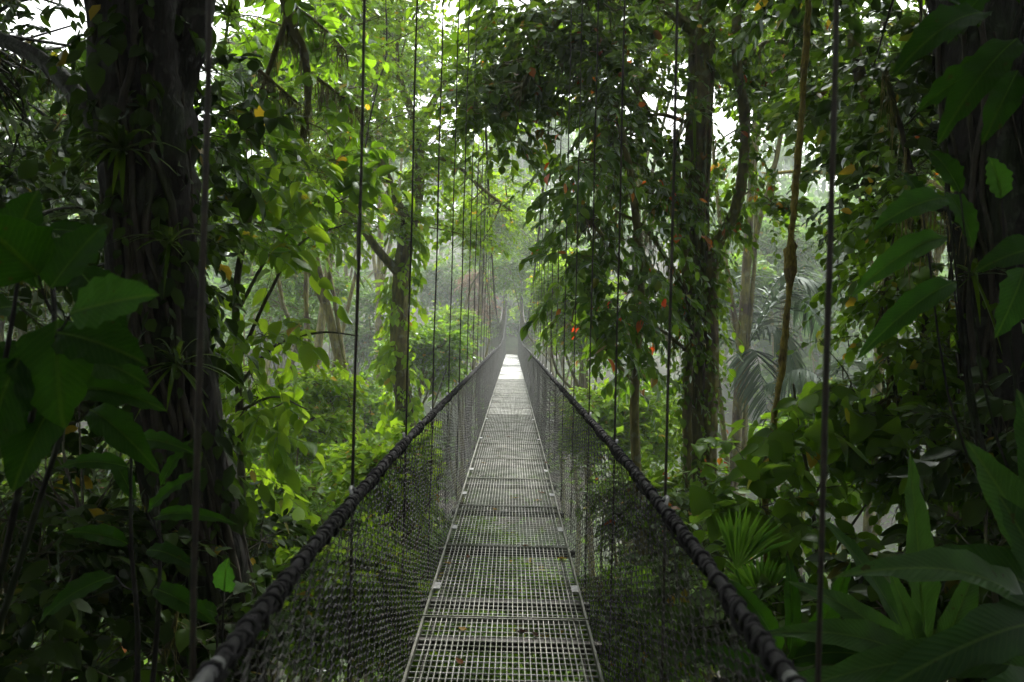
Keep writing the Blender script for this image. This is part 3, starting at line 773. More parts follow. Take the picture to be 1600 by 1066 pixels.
# leafy curtain with red leaves in front of it
tree('red_leaved_tree', 'drooping glossy foliage with scattered red leaves hanging beside the right netting', 'tree',
     [([(1010, 1300, 8.4), (1005, 900, 8.4), (990, 650, 8.4), (1000, 450, 8.4), (985, 280, 8.4), (960, 160, 8.4)], .06, .03),
      ([(1000, 460, 8.4), (950, 380, 8.2), (900, 330, 8), (860, 330, 7.9)], .025, .006),
      ([(992, 600, 8.4), (940, 540, 8.2), (890, 500, 8)], .02, .006),
      ([(985, 300, 8.4), (920, 250, 8.2), (870, 280, 8)], .02, .006)],
     [(915, 300, 8, 32, 50, .5, 38), (965, 330, 8.3, 50, 80, .6, 56), (912, 410, 8, 24, 50, .5, 30), (960, 480, 8.3, 60, 60, .6, 60), (1020, 420, 8.5, 40, 90, .6, 50), (950, 540, 8.2, 30, 25, .5, 12), (1000, 570, 8.4, 40, 35, .6, 18), (945, 210, 8.3, 30, 50, .5, 36), (1030, 300, 8.5, 40, 60, .5, 40)],
     leaf='red', bark='barkm', crown_kw=dict(L=.12, sl=.42, n=10, droop=.85, k=9, br=.009, wd=.8, tw=.003, T=TN), moss=100, moss_len=.2)
# --- 6 trees standing in the valley and on the far bank
def simple_tree(name, label, px, py_top, D, rpx, leaf, L, n, group=None, bark='barkm', hpx=None, depth=None, base_py=None, droop=.25, T=T4, squash=.8):
    hpx = hpx or rpx * squash
    cy_ = py_top + hpx
    q = P(px, cy_, D)
    zb = float(gz(q[0], q[1])) - .3
    by = 533 + (0)
    bx = q[0] + rng.normal(0, .3)
    if q[1] < 70 and abs(bx) < 2.2: bx = math.copysign(2.2 + .02 * q[1], bx)
    zb = min(zb, q[2] - 2 - L * 3)
    basep = np.array([bx, q[1], zb])
    o = empty(name, basep, label, 'tree', group)
    tb = MB(); hgt = q[2] - zb; rr = .04 + .007 * hgt
    lean = rng.normal(0, .04 * hgt, 3)
    pts = spline([basep, basep * .6 + q * .4 + lean * [1, 1, 0], q], 14)
    tube(tb, pts, np.linspace(rr, rr * .4, 14), 7, ridge=2)
    bb = MB(); A = [pts[7:]]
    for k in range(6):
        s0 = pts[rng.integers(7, 13)]
        a = rng.uniform(0, 6.28)
        e = q + np.array([math.cos(a) * rpx * .7 * D / F, math.sin(a) * rpx * .7 * D / F, rng.uniform(-.3, .6) * hpx * D / F])
        c = spline([s0, (s0 + e) / 2 + rng.normal(0, .08 * np.linalg.norm(e - s0), 3), e], 8)
        tube(bb, c, np.linspace(rr * .4, rr * .12, 8), 5); A.append(c)
    tb.build('trunk', MAT[bark], o)
    lb = MB()
    nb = max(3, n // 110)
    blobs = []
    for k in range(nb):
        a = rng.uniform(0, 6.28); r = rng.uniform(.15, .72) ** .7
        dx, dy = math.cos(a) * r * rpx, math.sin(a) * r * hpx
        blobs.append((px + dx, cy_ + dy, D + rng.uniform(-.6, .6) * rpx * D / F, rpx * .36, hpx * .32, rpx * .36 * D / F, n // nb))
    crown(lb, bb, blobs, np.vstack(A), L=L, sl=L * 3.2, n=8, droop=droop, T=T, k=8, br=rr * .12, tw=L * .018, spread=.4)
    bb.build('branch', MAT[bark], o); lb.build('crown', MAT[leaf], o)
    return o
VG = 'trees standing in the misty valley'
for a in [
    ('valley_tree', 'round bright tree directly behind the left netting, below the forked tree', 665, 505, 20, 62, 'mid', .15, 900),
    ('valley_tree', 'yellow-tipped feathery tree over the left netting far along the bridge', 716, 480, 30, 38, 'bright', .18, 420),
    ('valley_tree', 'pale light-green tree whose foliage hangs over the far end of the bridge', 838, 300, 42, 66, 'mid', .2, 1500, 1.35),
    ('valley_tree', 'bright tree in the middle distance just left of the sky gap', 765, 280, 34, 58, 'bright', .17, 900, 1.1),
    ('valley_tree', 'tree of hanging foliage close to the right netting, behind the red leaves', 905, 400, 20, 66, 'bright', .14, 1600, 1.2),
    ('valley_tree', 'low dark tree beside the far right netting', 872, 480, 34, 38, 'dim', .22, 420),
    ('valley_tree', 'pale fluffy tree seen between the big left tree and the forked tree', 480, 400, 24, 80, 'mid', .16, 600),
    ('valley_tree', 'hazy round tree beyond the pale fluffy one at the left', 560, 440, 40, 70, 'far', .3, 500),
    ('valley_tree', 'low round tree left of the leaf-clad trunk at railing height', 570, 600, 17, 75, 'mid', .15, 650),
    ('valley_tree', 'bright feathery tree low on the left below the drooping twigs', 490, 580, 12, 80, 'bright', .11, 700),
    ('valley_tree', 'dark bush-like tree under the left netting', 600, 740, 11, 110, 'mid', .12, 800),
    ('valley_tree', 'dense tree low on the left beyond the handrail', 440, 720, 8.5, 120, 'mid', .11, 900),
    ('valley_tree', 'leafy tree close below the left netting, nearest the handrail', 520, 850, 6.2, 110, 'bright', .1, 900),
    ('valley_tree', 'leafy tree under the left netting just beyond the nearest one', 620, 690, 8, 90, 'bright', .11, 900),
    ('valley_tree', 'leafy tree below the right netting, nearest the camera', 985, 880, 6, 110, 'mid', .11, 900),
    ('valley_tree', 'tree whose top leaves show through the near deck grating', 790, 960, 7.2, 120, 'mid', .12, 700),
    ('valley_tree', 'tree showing green through the deck grating a few panels ahead', 780, 800, 10.5, 90, 'mid', .12, 700),
    ('valley_tree', 'pale tree behind the far end of the bridge, left of the hanging foliage', 770, 385, 74, 42, 'bright', .34, 1000, 1.2),
    ('valley_tree', 'dark low tree filling the gap at the very end of the bridge', 803, 470, 72, 26, 'dim', .35, 500, 1.3),
    ('valley_tree', 'pale green tree right of the far end, behind the netting', 850, 400, 56, 45, 'bright', .26, 1100, 1.2),
    ('valley_tree', 'misty tree behind the far left hangers', 690, 400, 55, 55, 'far', .35, 600, 1.1),
    ('valley_tree', 'small-leaved tree behind the mossy boughs at the top left', 430, 30, 15, 110, 'mid', .1, 1700, .9),
    ('valley_tree', 'small-leaved tree behind the dark boughs in the top left corner', 60, 60, 13, 130, 'dim', .1, 1700, 1.1),
    ('valley_tree', 'dense tree at middle height between the left edge and the huge trunk', 60, 330, 14, 120, 'dim', .11, 1300, .8),
    ('valley_tree', 'tall tree filling the top between the twin trunks and the thick right cable', 1190, -60, 17, 120, 'mid', .12, 1500, .9),
    ('valley_tree', 'small-leaved tree behind the twin trunks at the top', 1000, -60, 19, 120, 'mid', .13, 1900, 1.0),
    ('valley_tree', 'dim tree behind the leaning trunk at the upper right', 1400, 40, 14, 120, 'dim', .11, 1900, 1.0),
    ('valley_tree', 'narrow green crown behind the forked tree, left of the sky gap', 560, -30, 20, 90, 'mid', .13, 1500, 1.1),
    ('valley_tree', 'dark tree low at the left edge behind the broad-leaved shrub stems', 70, 640, 9, 130, 'dim', .1, 1400, 1.0),
    ('valley_tree', 'dark tree at the lower left behind the foot of the huge trunk', 180, 800, 7.5, 130, 'dim', .1, 1300, .9),
    ('valley_tree', 'hazy tree behind the dark palm at the right', 1200, 350, 36, 70, 'far', .28, 600),
    ('valley_tree', 'light green tree right of the twin trunks', 1165, 400, 30, 40, 'mid', .18, 450),
    ('valley_tree', 'pale flat-topped tree on the slope behind the mossy hanging vine', 1270, 330, 45, 70, 'far', .3, 700, .7),
    ('valley_tree', 'yellow-green tree low down between twin trunks and right tree', 1260, 600, 22, 70, 'mid', .17, 600),
    ('valley_tree', 'low tree behind the right netting under the red leaves', 960, 590, 13, 85, 'bright', .13, 1000),
    ('valley_tree', 'dark leafy tree low behind the nearest right netting', 1010, 720, 9, 110, 'dim', .12, 800),
    ('valley_tree', 'hazy tree with a tall crown left of the forked tree', 420, 300, 30, 70, 'far', .22, 500, 1.2),
    ('valley_tree', 'tall pale tree far off in the sky gap over the bridge', 850, 165, 80, 55, 'far', .5, 600, 1.3),
    ('valley_tree', 'tall pale tree behind the forked tree crown', 540, 140, 40, 110, 'mid', .24, 900, .8),
    ('valley_tree', 'tall misty tree at the top centre left of the sky gap', 600, 40, 30, 75, 'mid', .2, 700, .9),
]:
    nm, lb_, px, pt, D, r, lf, L, n = a[:9]
    simple_tree(nm, lb_, px, pt, D, r, lf, L, n, VG, squash=a[9] if len(a) > 9 else .8)
simple_tree('flowering_tree', 'small tree with pinkish brown new leaves by the far end of the bridge', 742, 420, 46, 24, 'pink', .22, 260, droop=.6, squash=1.5)
simple_tree('flowering_tree', 'pale pinkish shrubby tree left of the far hangers, under the pink one', 715, 500, 40, 18, 'pink', .25, 60, squash=.8)

# --- 7 the far wood on the slopes, one mass
def far_wood():
    lb = MB(); tb = MB()
    n = 620
    y = rng.uniform(0, 1, n) ** .8 * 130 + 66
    x = rng.uniform(-1, 1, n) * (y * .72 + 12)
    side = rng.random(n) < .25
    y[side] = rng.uniform(40, 66, side.sum()); x[side] = np.sign(rng.normal(0, 1, side.sum())) * rng.uniform(14, 46, side.sum())
    for xi, yi in zip(x, y):
        z = float(gz(xi, yi)); h = rng.uniform(5, 12); r = rng.uniform(2, 4.2)
        m = int(200 + 120 * (yi < 90))
        k = 9
        sub = nrm(rng.normal(0, 1, (k, 3))) * np.array([r, r, r * .7]) * rng.uniform(.3, 1, (k, 1)); sub[:, 2] = np.abs(sub[:, 2])
        i = rng.integers(0, k, m)
        off = nrm(rng.normal(0, 1, (m, 3))) * r * .42 * rng.uniform(.5, 1, (m, 1))
        p = np.array([xi, yi, z + h]) + sub[i] + off
        leaves(lb, p, off + rng.normal(0, .3, (m, 3)), off + np.array([0, 0, .8]) + rng.normal(0, .3, (m, 3)), rng.uniform(.5, 1.0, m), 1.3, T4)
        segs(tb, [[xi, yi, z - 1]], [[xi, yi, z + h]], .22, .12, 5)
    a = lb.build('far_wood', MAT['far'])
    tag(a, 'misty mass of forest covering the slopes beyond the valley', 'forest', kind='stuff')
    b = tb.build('trunks', MAT['barkm'], a)
far_wood()

# --- 8 undergrowth on the near slopes
def undergrowth():
    lb = MB(); tb = MB()
    for (ya, yb, n, L, sl, hh, T) in ((1.2, 7, 1500, .14, .45, 1.0, T7), (5, 16, 2600, .17, .5, 1.6, T7), (14, 34, 3600, .24, .8, 2.2, T4), (32, 70, 3600, .38, 1.2, 2.5, T4)):
        y = rng.uniform(ya, yb, n); x = rng.uniform(-1, 1, n) * (y * .75 + 1.5)
        z = gz(x, y)
        hump = np.clip(np.sin(x * 1.3 + 2 * np.sin(y * .6)) + np.sin(y * .9 + x * .5), -.6, 2) * .4
        h = hh * rng.uniform(.1, 1, n) * (.7 + hump)
        c = np.stack([x, y, z + h], 1)
        if ya < 7:
            k = ~((np.abs(x) < .75) & (c[:, 2] > -.35)); c = c[k]
        d = rng.normal(0, 1, (len(c), 3)); d[:, 2] = np.abs(d[:, 2]) * .6 + .2
        sprays(lb, tb, c, d, 8, L, sl, .6, 1.0, T, .004 * L / .14)
    o = lb.build('undergrowth', MAT['mid'])
    tag(o, 'tangled leafy undergrowth covering the valley slopes below the bridge', 'undergrowth', kind='stuff')
    tb.build('stems', MAT['twig'], o)
undergrowth()

# --- 9 near plants
# broad-leaved shrub at the left edge, right in front of the big trunk
broad_plant('broad_leaved_shrub', 'shrub with very broad dark leaves at the left edge before the huge trunk', 'shrub', P(-120, 1350, 2.2), [
    (110, 490, 1.6, 248, 455, 1.55, .12, .05, (.1, -1, .5), 'bigm'), (80, 450, 1.7, 165, 345, 1.8, .15, .05), (60, 430, 1.7, -40, 330, 1.6, .17, .1), (90, 500, 1.75, 100, 660, 1.7, .19, .1, (0, -.9, .3)), (90, 520, 1.7, 232, 560, 1.65, .13, .1), (30, 560, 1.7, -20, 700, 1.7, .18, .1, (0, -.9, .3)), (20, 400, 1.9, 60, 290, 1.9, .13, .1, (0, -1, .2)),
    (60, 450, 2.1, 40, 300, 2.3, .12), (120, 560, 2.1, 235, 590, 2.0, .12, .15), (60, 540, 1.95, -40, 620, 1.8, .15, .1, (0, -.9, .3)), (110, 610, 2.1, 262, 625, 2.1, .10, .2),
    (90, 620, 2.0, 20, 760, 1.9, .15, .1, (0, -.9, .4)), (140, 640, 2.2, 250, 720, 2.1, .10, .2), (70, 360, 2.2, 165, 372, 2.3, .07, .2), (30, 480, 2.1, -60, 500, 2.0, .14, .2), (120, 420, 2.2, 200, 520, 2.1, .12, .2)], 'big', stems=[[(0, 900, 2.1), (50, 650, 1.95), (85, 500, 1.8), (70, 380, 2.0)], [(-60, 800, 1.9), (0, 600, 1.85), (30, 430, 1.85)], [(40, 850, 2.15), (105, 640, 2.15), (120, 520, 2.1)]])
broad_plant('broad_leaved_shrub', 'lower shrub of narrower dark leaves at the foot of the huge trunk', 'shrub', P(210, 1300, 2.7), [
    (205, 690, 2.7, 310, 695, 2.6, .07, .2), (200, 730, 2.7, 92, 718, 2.7, .07, .2), (230, 800, 2.7, 320, 725, 2.7, .06, .1), (240, 810, 2.7, 370, 800, 2.6, .06, .2), (200, 850, 2.7, 100, 820, 2.6, .07, .2),
    (230, 860, 2.7, 315, 880, 2.6, .07, .2), (210, 780, 2.75, 170, 700, 2.8, .06, .1), (180, 900, 2.7, 60, 960, 2.6, .09, .2), (240, 920, 2.7, 340, 960, 2.6, .08, .2), (250, 760, 2.9, 300, 680, 3.0, .05, .1)], 'big', stems=[[(215, 1000, 2.7), (205, 850, 2.7), (205, 700, 2.7)], [(240, 1050, 2.7), (250, 880, 2.7), (245, 760, 2.8)]])
broad_plant('broad_leaved_sapling', 'small sapling with one round bright leaf against the dark trunk base', 'sapling', P(330, 1250, 3.3), [
    (350, 925, 3.3, 356, 870, 3.2, .10, .05, (0, -1, .1), 'bigm'), (340, 960, 3.3, 290, 940, 3.2, .07, .1), (352, 1000, 3.3, 420, 985, 3.2, .07, .1)], 'big')
# upper right boughs with long leaves
broad_plant('long_leaved_bough', 'long pointed leaves hanging from above at the upper right corner', 'plant', P(1720, -120, 2.3), [
    (1540, 20, 2.1, 1395, 95, 2.0, .12, .2), (1590, 60, 2.1, 1465, 205, 2.0, .11, .15), (1570, 90, 2.1, 1430, 165, 2.15, .09, .15), (1590, 110, 2.1, 1535, 215, 2.0, .09, .1), (1600, 10, 2.2, 1500, -40, 2.1, .11),
    (1620, 80, 2.1, 1640, 220, 2.0, .1), (1530, 40, 2.3, 1440, -20, 2.2, .09), (1560, -30, 2.2, 1480, 60, 2.3, .1)], 'big')
broad_plant('long_leaved_shrub', 'shrub with long green leaves reaching in from the right edge at eye level', 'shrub', P(1760, 1100, 2.7), [
    (1480, 310, 2.6, 1365, 345, 2.5, .12, .15, (.1, -.7, .7), 'bigm'), (1480, 370, 2.6, 1330, 440, 2.5, .10, .2, (.1, -.7, .7), 'bigm'), (1495, 440, 2.6, 1340, 535, 2.5, .10, .2, (.1, -.7, .7), 'bigm'),
    (1500, 300, 2.6, 1450, 225, 2.7, .08), (1565, 310, 2.5, 1545, 240, 2.5, .09, .1, (0, -1, .1), 'bigm'), (1640, 390, 2.4, 1525, 410, 2.3, .12), (1600, 420, 2.5, 1555, 520, 2.4, .12, .1, (0, -1, .2), 'bigm'), (1480, 300, 2.7, 1520, 380, 2.6, .1),
    (1640, 480, 2.6, 1690, 600, 2.5, .14), (1440, 320, 2.8, 1405, 260, 2.9, .08)], 'big', stem_r=.005)
# strap-leaved plants low at the right
broad_plant('strap_leaved_plant', 'clump of very long glossy strap leaves filling the lower right corner', 'plant', P(1680, 1180, 2.4), [
    (1640, 1010, 2.4, 1305, 820, 2.1, .17, .25, (.1, -.5, .85)), (1660, 960, 2.5, 1440, 830, 2.5, .17, .2), (1640, 1060, 2.2, 1210, 1010, 2.3, .12, .35), (1650, 1000, 2.4, 1310, 1000, 2.0, .16, .35),
    (1640, 900, 2.5, 1510, 680, 2.4, .16, .05, (0, -1, .1)), (1660, 860, 2.5, 1590, 600, 2.5, .16, .05, (-.3, -1, .1)), (1640, 1100, 2.1, 1400, 1090, 1.8, .14, .3), (1650, 960, 2.3, 1560, 760, 2.3, .14, .1), (1640, 840, 2.4, 1600, 640, 2.3, .12, .1)], 'glossy')
broad_plant('strap_leaved_plant', 'plant with one tall upright blade standing behind the corner clump', 'plant', P(1450, 1180, 2.9), [
    (1445, 1020, 2.9, 1420, 700, 2.9, .13, .02, (.2, -1, .1), 'glossy'), (1440, 1050, 2.9, 1190, 935, 2.8, .13, .3), (1440, 1060, 2.9, 1230, 860, 3.0, .11, .3), (1450, 1060, 2.9, 1385, 870, 2.8, .08, .05, (0, -1, .1)),
    (1455, 1050, 2.9, 1530, 860, 2.9, .11, .1), (1430, 1080, 2.9, 1120, 1050, 2.8, .11, .3), (1440, 1060, 3.0, 1270, 770, 3.2, .10, .15)], 'glossy')
broad_plant('strap_leaved_plant', 'low dark plant of arching blades just outside the right handrail', 'plant', P(1230, 1250, 3.2), [
    (1230, 1040, 3.2, 1330, 850, 3.1, .11, .2), (1220, 1030, 3.2, 1130, 880, 3.2, .10, .2), (1240, 1040, 3.2, 1360, 940, 3.1, .11, .2), (1220, 1060, 3.2, 1060, 1000, 3.1, .11, .2), (1235, 1020, 3.2, 1230, 850, 3.3, .08, .1),
    (1240, 1030, 3.1, 1400, 1010, 3.0, .10, .3)], 'big')

# middle-right shrub with broad leaves on thin twigs
tree('broadleaf_shrub', 'open shrub with thin red-brown twigs and broad leaves left of the right tree', 'shrub',
     [([(1290, 1200, 5.2), (1280, 950, 5.2), (1270, 780, 5.2), (1250, 680, 5.2), (1240, 600, 5.2)], .018, .008),
      ([(1270, 780, 5.2), (1320, 680, 5.1), (1330, 600, 5.1), (1280, 530, 5)], .008, .003),
      ([(1275, 850, 5.2), (1200, 770, 5.1), (1150, 700, 5.1)], .009, .003),
      ([(1280, 900, 5.2), (1360, 780, 5.1), (1440, 700, 5)], .01, .003)],
     [(1210, 660, 5.1, 45, 35, .35, 9), (1310, 660, 5.1, 45, 40, .35, 10), (1190, 740, 5.1, 50, 40, .4, 14), (1260, 760, 5.1, 80, 60, .4, 26), (1380, 700, 5, 70, 60, .4, 26), (1180, 820, 5, 70, 50, .4, 22), (1345, 600, 5, 30, 30, .3, 6), (1420, 640, 5, 50, 50, .4, 16)],
     leaf='mid', bark='twig', crown_kw=dict(L=.135, sl=.32, n=6, droop=.35, k=6, br=.005, wd=1.0, T=TB, tw=.0025), sides=6)
# vine-hung mass in front of the right tree
tree('vine_tangle', 'tall tangle of small-leaved climbing vines and bare stems against the right tree', 'vines',
     [([(1470, 1200, 5), (1470, 800, 5), (1440, 600, 5), (1450, 420, 5), (1420, 250, 5), (1380, 100, 5)], .03, .015),
      ([(1500, 1000, 5), (1500, 700, 5), (1480, 500, 5), (1500, 300, 5)], .015, .008),
      ([(1400, 1000, 5), (1410, 700, 5), (1380, 500, 5), (1400, 350, 5)], .012, .006),
      ([(1360, 640, 5), (1400, 620, 5), (1460, 650, 5)], .012, .008)],
     [(1400, 420, 5, 50, 80, .4, 60), (1450, 520, 5, 70, 70, .4, 60), (1380, 560, 5, 50, 60, .35, 36), (1440, 330, 5.1, 60, 60, .4, 46), (1400, 680, 5, 70, 60, .4, 50), (1500, 640, 5, 50, 70, .4, 40), (1390, 320, 5.1, 30, 50, .3, 26), (1480, 760, 4.8, 70, 60, .4, 50)],
     leaf='mid', bark='twig', crown_kw=dict(L=.085, sl=.35, n=10, droop=.7, k=8, br=.005, tw=.002, T=T7), moss=600, moss_len=.5, sides=6)
tree('leaning_tree', 'thin brown leaning trunk between the right cable and the right tree', 'tree',
     [([(1500, 1000, 7), (1470, 620, 7), (1440, 400, 7), (1415, 305, 7), (1395, 240, 7), (1370, 180, 7), (1340, 100, 7.1), (1320, -60, 7.3)], .075, .05),
      ([(1380, 200, 7), (1410, 150, 7), (1450, 120, 7)], .025, .01)],
     [(1340, 130, 7.2, 60, 60, .5, 50), (1420, 180, 7.1, 60, 60, .5, 50), (1370, 20, 7.3, 70, 60, .6, 50), (1460, 330, 7, 60, 70, .5, 46), (1480, 480, 7, 60, 80, .5, 50)],
     leaf='dim', bark='barkm', crown_kw=dict(L=.12, sl=.4, n=8, droop=.5, k=8, br=.008), moss=160, moss_len=.35)
# hanging liana thick with moss
def liana(name, label, pp, r, mossy=True, mat='liana'):
    mb = MB(); pts = spline([P(*q) for q in pp], 90)
    rad = r * (1 + .35 * np.sin(np.linspace(0, 40, 90)) * rng.uniform(0, 1, 90)) 
    if mossy:
        i0 = int(90 * .52); rad[i0 - 3:i0 + 3] *= 1.7
    tube(mb, pts, rad, 8, lump=.14, wig=r * .25)
    o = mb.build(name, MAT[mat])
    tag(o, label, 'vine')
    if mossy:
        m2 = MB(); i = rng.integers(0, 90, 900); a = nrm(rng.normal(0, 1, (900, 3))); a[:, 2] -= .4
        segs(m2, pts[i], pts[i] + a * r * rng.uniform(1.3, 2.4, (900, 1)), .003, .0008)
        m2.build('moss_tuft', MAT[mat], o)
    return o
liana('hanging_vine', 'hanging vine thickly coated in yellow moss right of the twin trunks', [(1270, -300, 5), (1262, 0, 5), (1255, 150, 5), (1243, 300, 5), (1235, 400, 5), (1226, 520, 5), (1212, 640, 5), (1200, 760, 5), (1205, 1000, 5)], .021)
liana('hanging_vine', 'thin bare vine hanging at the left of the forked tree', [(592, -200, 9), (604, 60, 9), (590, 130, 9), (575, 200, 9), (560, 320, 9.2), (556, 500, 9.4)], .009, False, 'twig')
liana('hanging_vine', 'slim curling vine dropping in front of the misty slope at the right', [(1298, -200, 8), (1296, 160, 8), (1300, 230, 8), (1312, 300, 8), (1310, 420, 8), (1330, 560, 8)], .006, False, 'twig')
# horizontal mossy bough
tree('mossy_bough_tree', 'thin horizontal mossy branch crossing the misty gap at the right', 'branch',
     [([(1560, 330, 13), (1440, 280, 13), (1370, 262, 13), (1320, 272, 13), (1250, 268, 13), (1190, 272, 13), (1150, 262, 13)], .05, .02), ([(1330, 270, 13), (1350, 240, 13), (1380, 225, 13)], .02, .008)],
     [(1420, 290, 13, 60, 20, .5, 16)], leaf='mid', bark='liana', crown_kw=dict(L=.12, k=5), moss=260, moss_len=.22, sides=6)

# palms
def frond(lb, sb, b, t, arch, ln, n=44, wd=.055, hang=.8, r=.014):
    b = np.asarray(b, float); t = np.asarray(t, float)
    m = (b + t) / 2 + np.array([0, 0, arch])
    pts = spline([b, m, t], 30)
    tube(sb, pts, np.linspace(r, r * .25, 30), 5)
    tt = np.linspace(.12, 1, n)
    c = np.stack([np.interp(tt, np.linspace(0, 1, 30), pts[:, k]) for k in range(3)], 1)
    d = nrm(np.gradient(c, axis=0)); s_ = nrm(np.cross(d, np.array([0, 0, 1.])))
    for sg in (-1, 1):
        ll = ln * np.sin(np.pi * np.clip(tt * .85 + .12, 0, 1)) ** .6 * rng.uniform(.85, 1.1, n)
        dd = d * .6 + s_ * sg * .75 + np.array([0, 0, -hang * .5]) + rng.normal(0, .09, (n, 3))
        dd = nrm(dd)
        p0 = c; w_ = wd
        nn = nrm(np.cross(dd, np.cross(np.array([0, 0, 1.]), dd)) + rng.normal(0, .2, (n, 3)))
        sd_ = nrm(np.cross(dd, nn))
        prev = None; q = p0.copy(); dr = dd.copy(); vs = []
        for k, wk in enumerate((.5, 1, .85, .1)):
            vs.append((q - sd_ * wk * w_ / 2, q + sd_ * wk * w_ / 2))
            q = q + dr * (ll / 3)[:, None]; dr = nrm(dr + np.array([0, 0, -hang * .45]))
        v = np.stack([x for pr in vs for x in pr], 1)
        l = np.array([0, 1, 3, 2, 2, 3, 5, 4, 4, 5, 7, 6])
        lb.add(v.reshape(-1, 3), (np.arange(n)[:, None] * 8 + l[None]).ravel(), np.full(n * 3, 4))

def palm(name, label, cpt, basept, fr, mat='palm', trunk_r=.07, ln=.5, wd=.05, hang=.9, n=44):
    o = empty(name, basept, label, 'palm')
    tb = MB(); tube(tb, spline([basept, (np.asarray(basept) + cpt) / 2 + np.array([.1, 0, 0]), cpt], 14), np.linspace(trunk_r, trunk_r * .7, 14), 9, lump=.03)
    tb.build('trunk', MAT['barkm'], o)
    for f in fr:
        lb, sb = MB(), MB()
        frond(lb, sb, cpt, P(*f[:3]), f[3], ln, n, wd, hang)
        q = lb.build('frond', MAT[mat], o); sb.build('midrib', MAT[mat], q)
    return o
c = P(1165, 545, 17)
palm('palm', 'grey-green palm with drooping combed fronds behind the mossy vine at the right', c, (c[0] - .3, c[1], float(gz(c[0], c[1]))),
     [(1300, 450, 16, .8), (1262, 625, 16, .95), (1200, 650, 15.5, .5), (1255, 415, 17.5, .5), (1100, 480, 18, .7), (1060, 600, 18, .7), (1140, 420, 18.5, .4), (1300, 540, 17.5, 1.2)], ln=1.0, wd=.06, hang=.55, trunk_r=.13, n=48)
c = P(1320, 640, 15)
palm('palm', 'lower grey palm partly hidden behind the shrub with thin twigs', c, (c[0], c[1], float(gz(c[0], c[1]))),
     [(1200, 600, 14.5, .5), (1230, 700, 14, .6), (1400, 600, 15, .5), (1330, 560, 16, .4), (1300, 740, 14, .4)], ln=.8, wd=.05, hang=.9)
c = P(720, 430, 58)
palm('palm', 'distant hazy palm left of the far hangers', c, (c[0], c[1], float(gz(c[0], c[1]))),
     [(690, 380, 58, .6), (745, 385, 58, .6), (670, 420, 58, .8), (760, 430, 58, .8), (720, 370, 60, .3), (700, 450, 57, .5)], mat='far', ln=1.2, wd=.12, n=26)
c = P(1215, 250, 62)
palm('palm', 'distant misty palm high on the slope behind the horizontal mossy branch', c, (c[0], c[1], float(gz(c[0], c[1]))),
     [(1180, 265, 62, .8), (1250, 262, 62, .8), (1195, 225, 62, .6), (1240, 228, 63, .6), (1215, 212, 62, .3), (1205, 290, 61, .5)], mat='far', ln=1.5, wd=.14, n=26)
# fan palm
o = empty('fan_palm', P(1130, 1150, 4.2), 'small bright fan palm with pleated leaves beside the right railing', 'palm')
sb = MB()
for (px, py, D, R_, a0, a1) in ((1090, 880, 4.0, .36, 40, 120), (1130, 930, 4.2, .30, 10, 110), (1170, 970, 4.3, .26, 20, 150)):
    lb = MB(); b = P(px + 60, py + 10, D)
    for k, a in enumerate(np.linspace(a0, a1, 22)):
        ar = R(a + 30); d = -rt * math.cos(ar) + up * math.sin(ar) + fw * rng.uniform(-.15, .15)
        L = R_ * rng.uniform(.88, 1.05); sd_ = nrm(np.cross(d, fw)) * .011
        q0, q1, q2 = b, b + d * L * .6, b + d * L + np.array([0, 0, -.03])
        z_ = fw * .008
        lb.add([q0, q1 - sd_, q1 + z_, q1 + sd_, q2], [0, 2, 1, 0, 3, 2, 1, 2, 4, 2, 3, 4], [3] * 4)
    lb.build('leaf', MAT['fan'], o)
    tube(sb, spline([P(1130, 1150, 4.2), P(px + 90, py + 120, D), b], 8), .006, 5)
sb.build('stem', MAT['fan'], o)

# tufted plants growing on the trunks
def tuft(px, py, D, L, n, label, mat='dim', out=(0, -1, .3)):
    c = P(px, py, D); mb = MB()
    for k in range(n):
        d = nrm(np.array(out) * .5 + rng.normal(0, .7, 3) + np.array([0, 0, .35]))
        l_ = L * rng.uniform(.6, 1.2)
        t = np.linspace(0, 1, 7)[:, None]
        p = c + d * l_ * t + np.array([0, 0, -1.]) * l_ * .55 * t ** 2
        s_ = nrm(np.cross(d, np.array([0, 0, 1.]))) * .014 * (L / .35) * np.array([.7, 1, 1, .9, .7, .45, .05])[:, None]
        v = np.stack([p - s_, p + np.array([0, 0, -.004]), p + s_], 1).reshape(-1, 3)
        i = np.arange(6)[:, None] * 3
        mb.add(v, np.concatenate([np.concatenate([i, i + 1, i + 4, i + 3], 1), np.concatenate([i + 1, i + 2, i + 5, i + 4], 1)], 0).ravel(), np.full(12, 4))
    o = mb.build('tufted_plant', MAT[mat]); tag(o, label, 'plant', 'tufted plants growing on the tree trunks')
tuft(190, 235, 3.85, .38, 34, 'largest tufted plant, on the left trunk above eye level')
tuft(275, 570, 3.85, .3, 26, 'tufted plant with pale thin blades in the middle of the left trunk')
tuft(265, 380, 3.85, .24, 20, 'small tufted plant halfway between the two bigger ones on the left trunk')
tuft(300, 860, 3.85, .26, 22, 'tufted plant low on the left trunk near the round bright leaf', 'dark')
tuft(358, 25, 5.5, .3, 16, 'spiky tufted plant against the sky beside the first left cable', 'dim')
tuft(1085, 175, 8.7, .45, 22, 'tufted plant in the fork of the twin-trunk tree')
tuft(1520, 430, 4.3, .3, 22, 'tufted plant on the right trunk', 'dim')
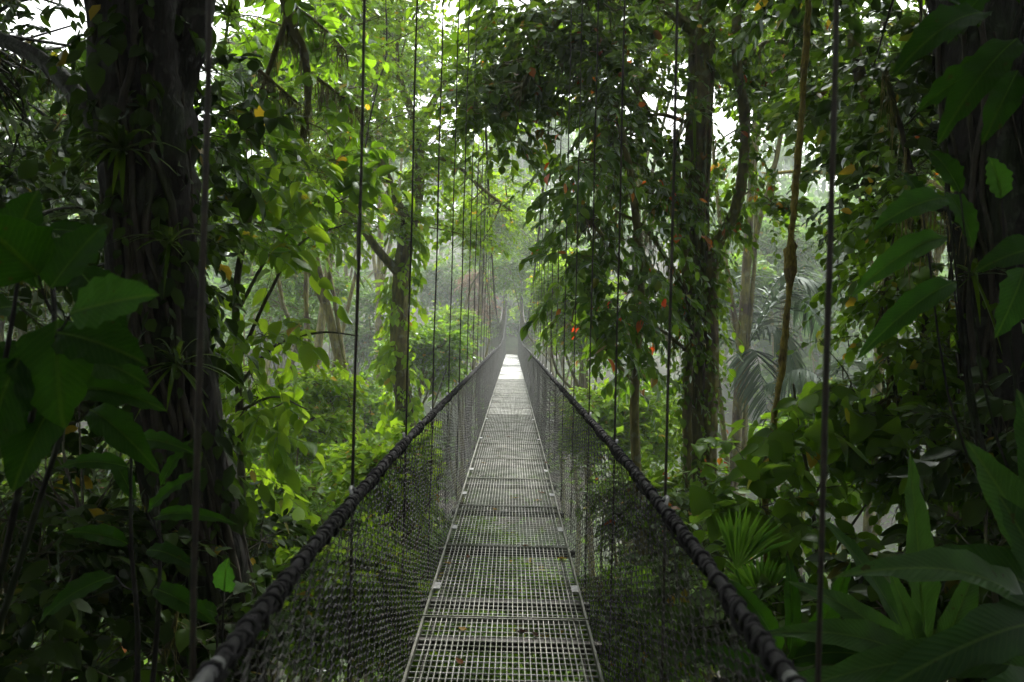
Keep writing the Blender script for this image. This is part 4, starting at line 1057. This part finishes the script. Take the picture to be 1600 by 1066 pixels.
# left edge dark thicket filling low ground
tree('dark_thicket', 'dense dark thicket in the lower left corner below the broad leaves', 'shrub',
     [([(100, 1500, 3.6), (100, 1150, 3.6), (110, 950, 3.6), (130, 800, 3.6)], .03, .01), ([(60, 1300, 3.4), (20, 1000, 3.4), (0, 850, 3.4)], .02, .008), ([(200, 1400, 3.4), (240, 1100, 3.4), (280, 950, 3.4)], .02, .008)],
     [(60, 850, 3.6, 120, 80, .5, 70), (120, 980, 3.4, 160, 80, .5, 90), (300, 1000, 3.6, 120, 60, .4, 50), (60, 700, 4.2, 100, 90, .5, 50), (220, 880, 4.6, 120, 70, .5, 50), (380, 900, 5, 50, 90, .5, 40), (170, 560, 5, 60, 80, .5, 34)],
     leaf='dark', bark='twig', crown_kw=dict(L=.10, sl=.36, n=10, droop=.5, k=8, br=.006, T=TN), moss=200, moss_len=.3)
tree('dark_thicket', 'dense dark thicket under the strap leaves in the lower right', 'shrub',
     [([(1400, 1500, 3.6), (1390, 1150, 3.6), (1380, 950, 3.6)], .03, .01), ([(1550, 1300, 3.4), (1560, 1000, 3.4), (1540, 850, 3.4)], .02, .008), ([(1200, 1400, 4), (1180, 1100, 4), (1150, 950, 4)], .02, .008)],
     [(1500, 850, 3.8, 100, 80, .5, 60), (1400, 980, 3.7, 160, 80, .5, 90), (1180, 980, 4.2, 120, 70, .4, 60), (1560, 700, 4, 60, 90, .5, 40), (1080, 900, 4.8, 60, 70, .4, 34)],
     leaf='dark', bark='twig', crown_kw=dict(L=.12, sl=.36, n=9, droop=.5, k=8, br=.006, T=TN))

# --- air
def haze():
    mb = MB(); box(mb, (0, 100, 14), (450, 270, 70))
    m, nt, N, K = newmat('mist')
    out = N.new('ShaderNodeOutputMaterial'); v = N.new('ShaderNodeVolumePrincipled')
    v.inputs['Color'].default_value = (.82, .87, .84, 1); v.inputs['Density'].default_value = HAZE; v.inputs['Anisotropy'].default_value = .2
    K.new(v.outputs[0], out.inputs['Volume'])
    tag(mb.build('haze', m, smooth=False), kind='stuff')
HAZE = .0027
haze()
print('polys', sum(len(m.polygons) for m in bpy.data.meshes), flush=True)
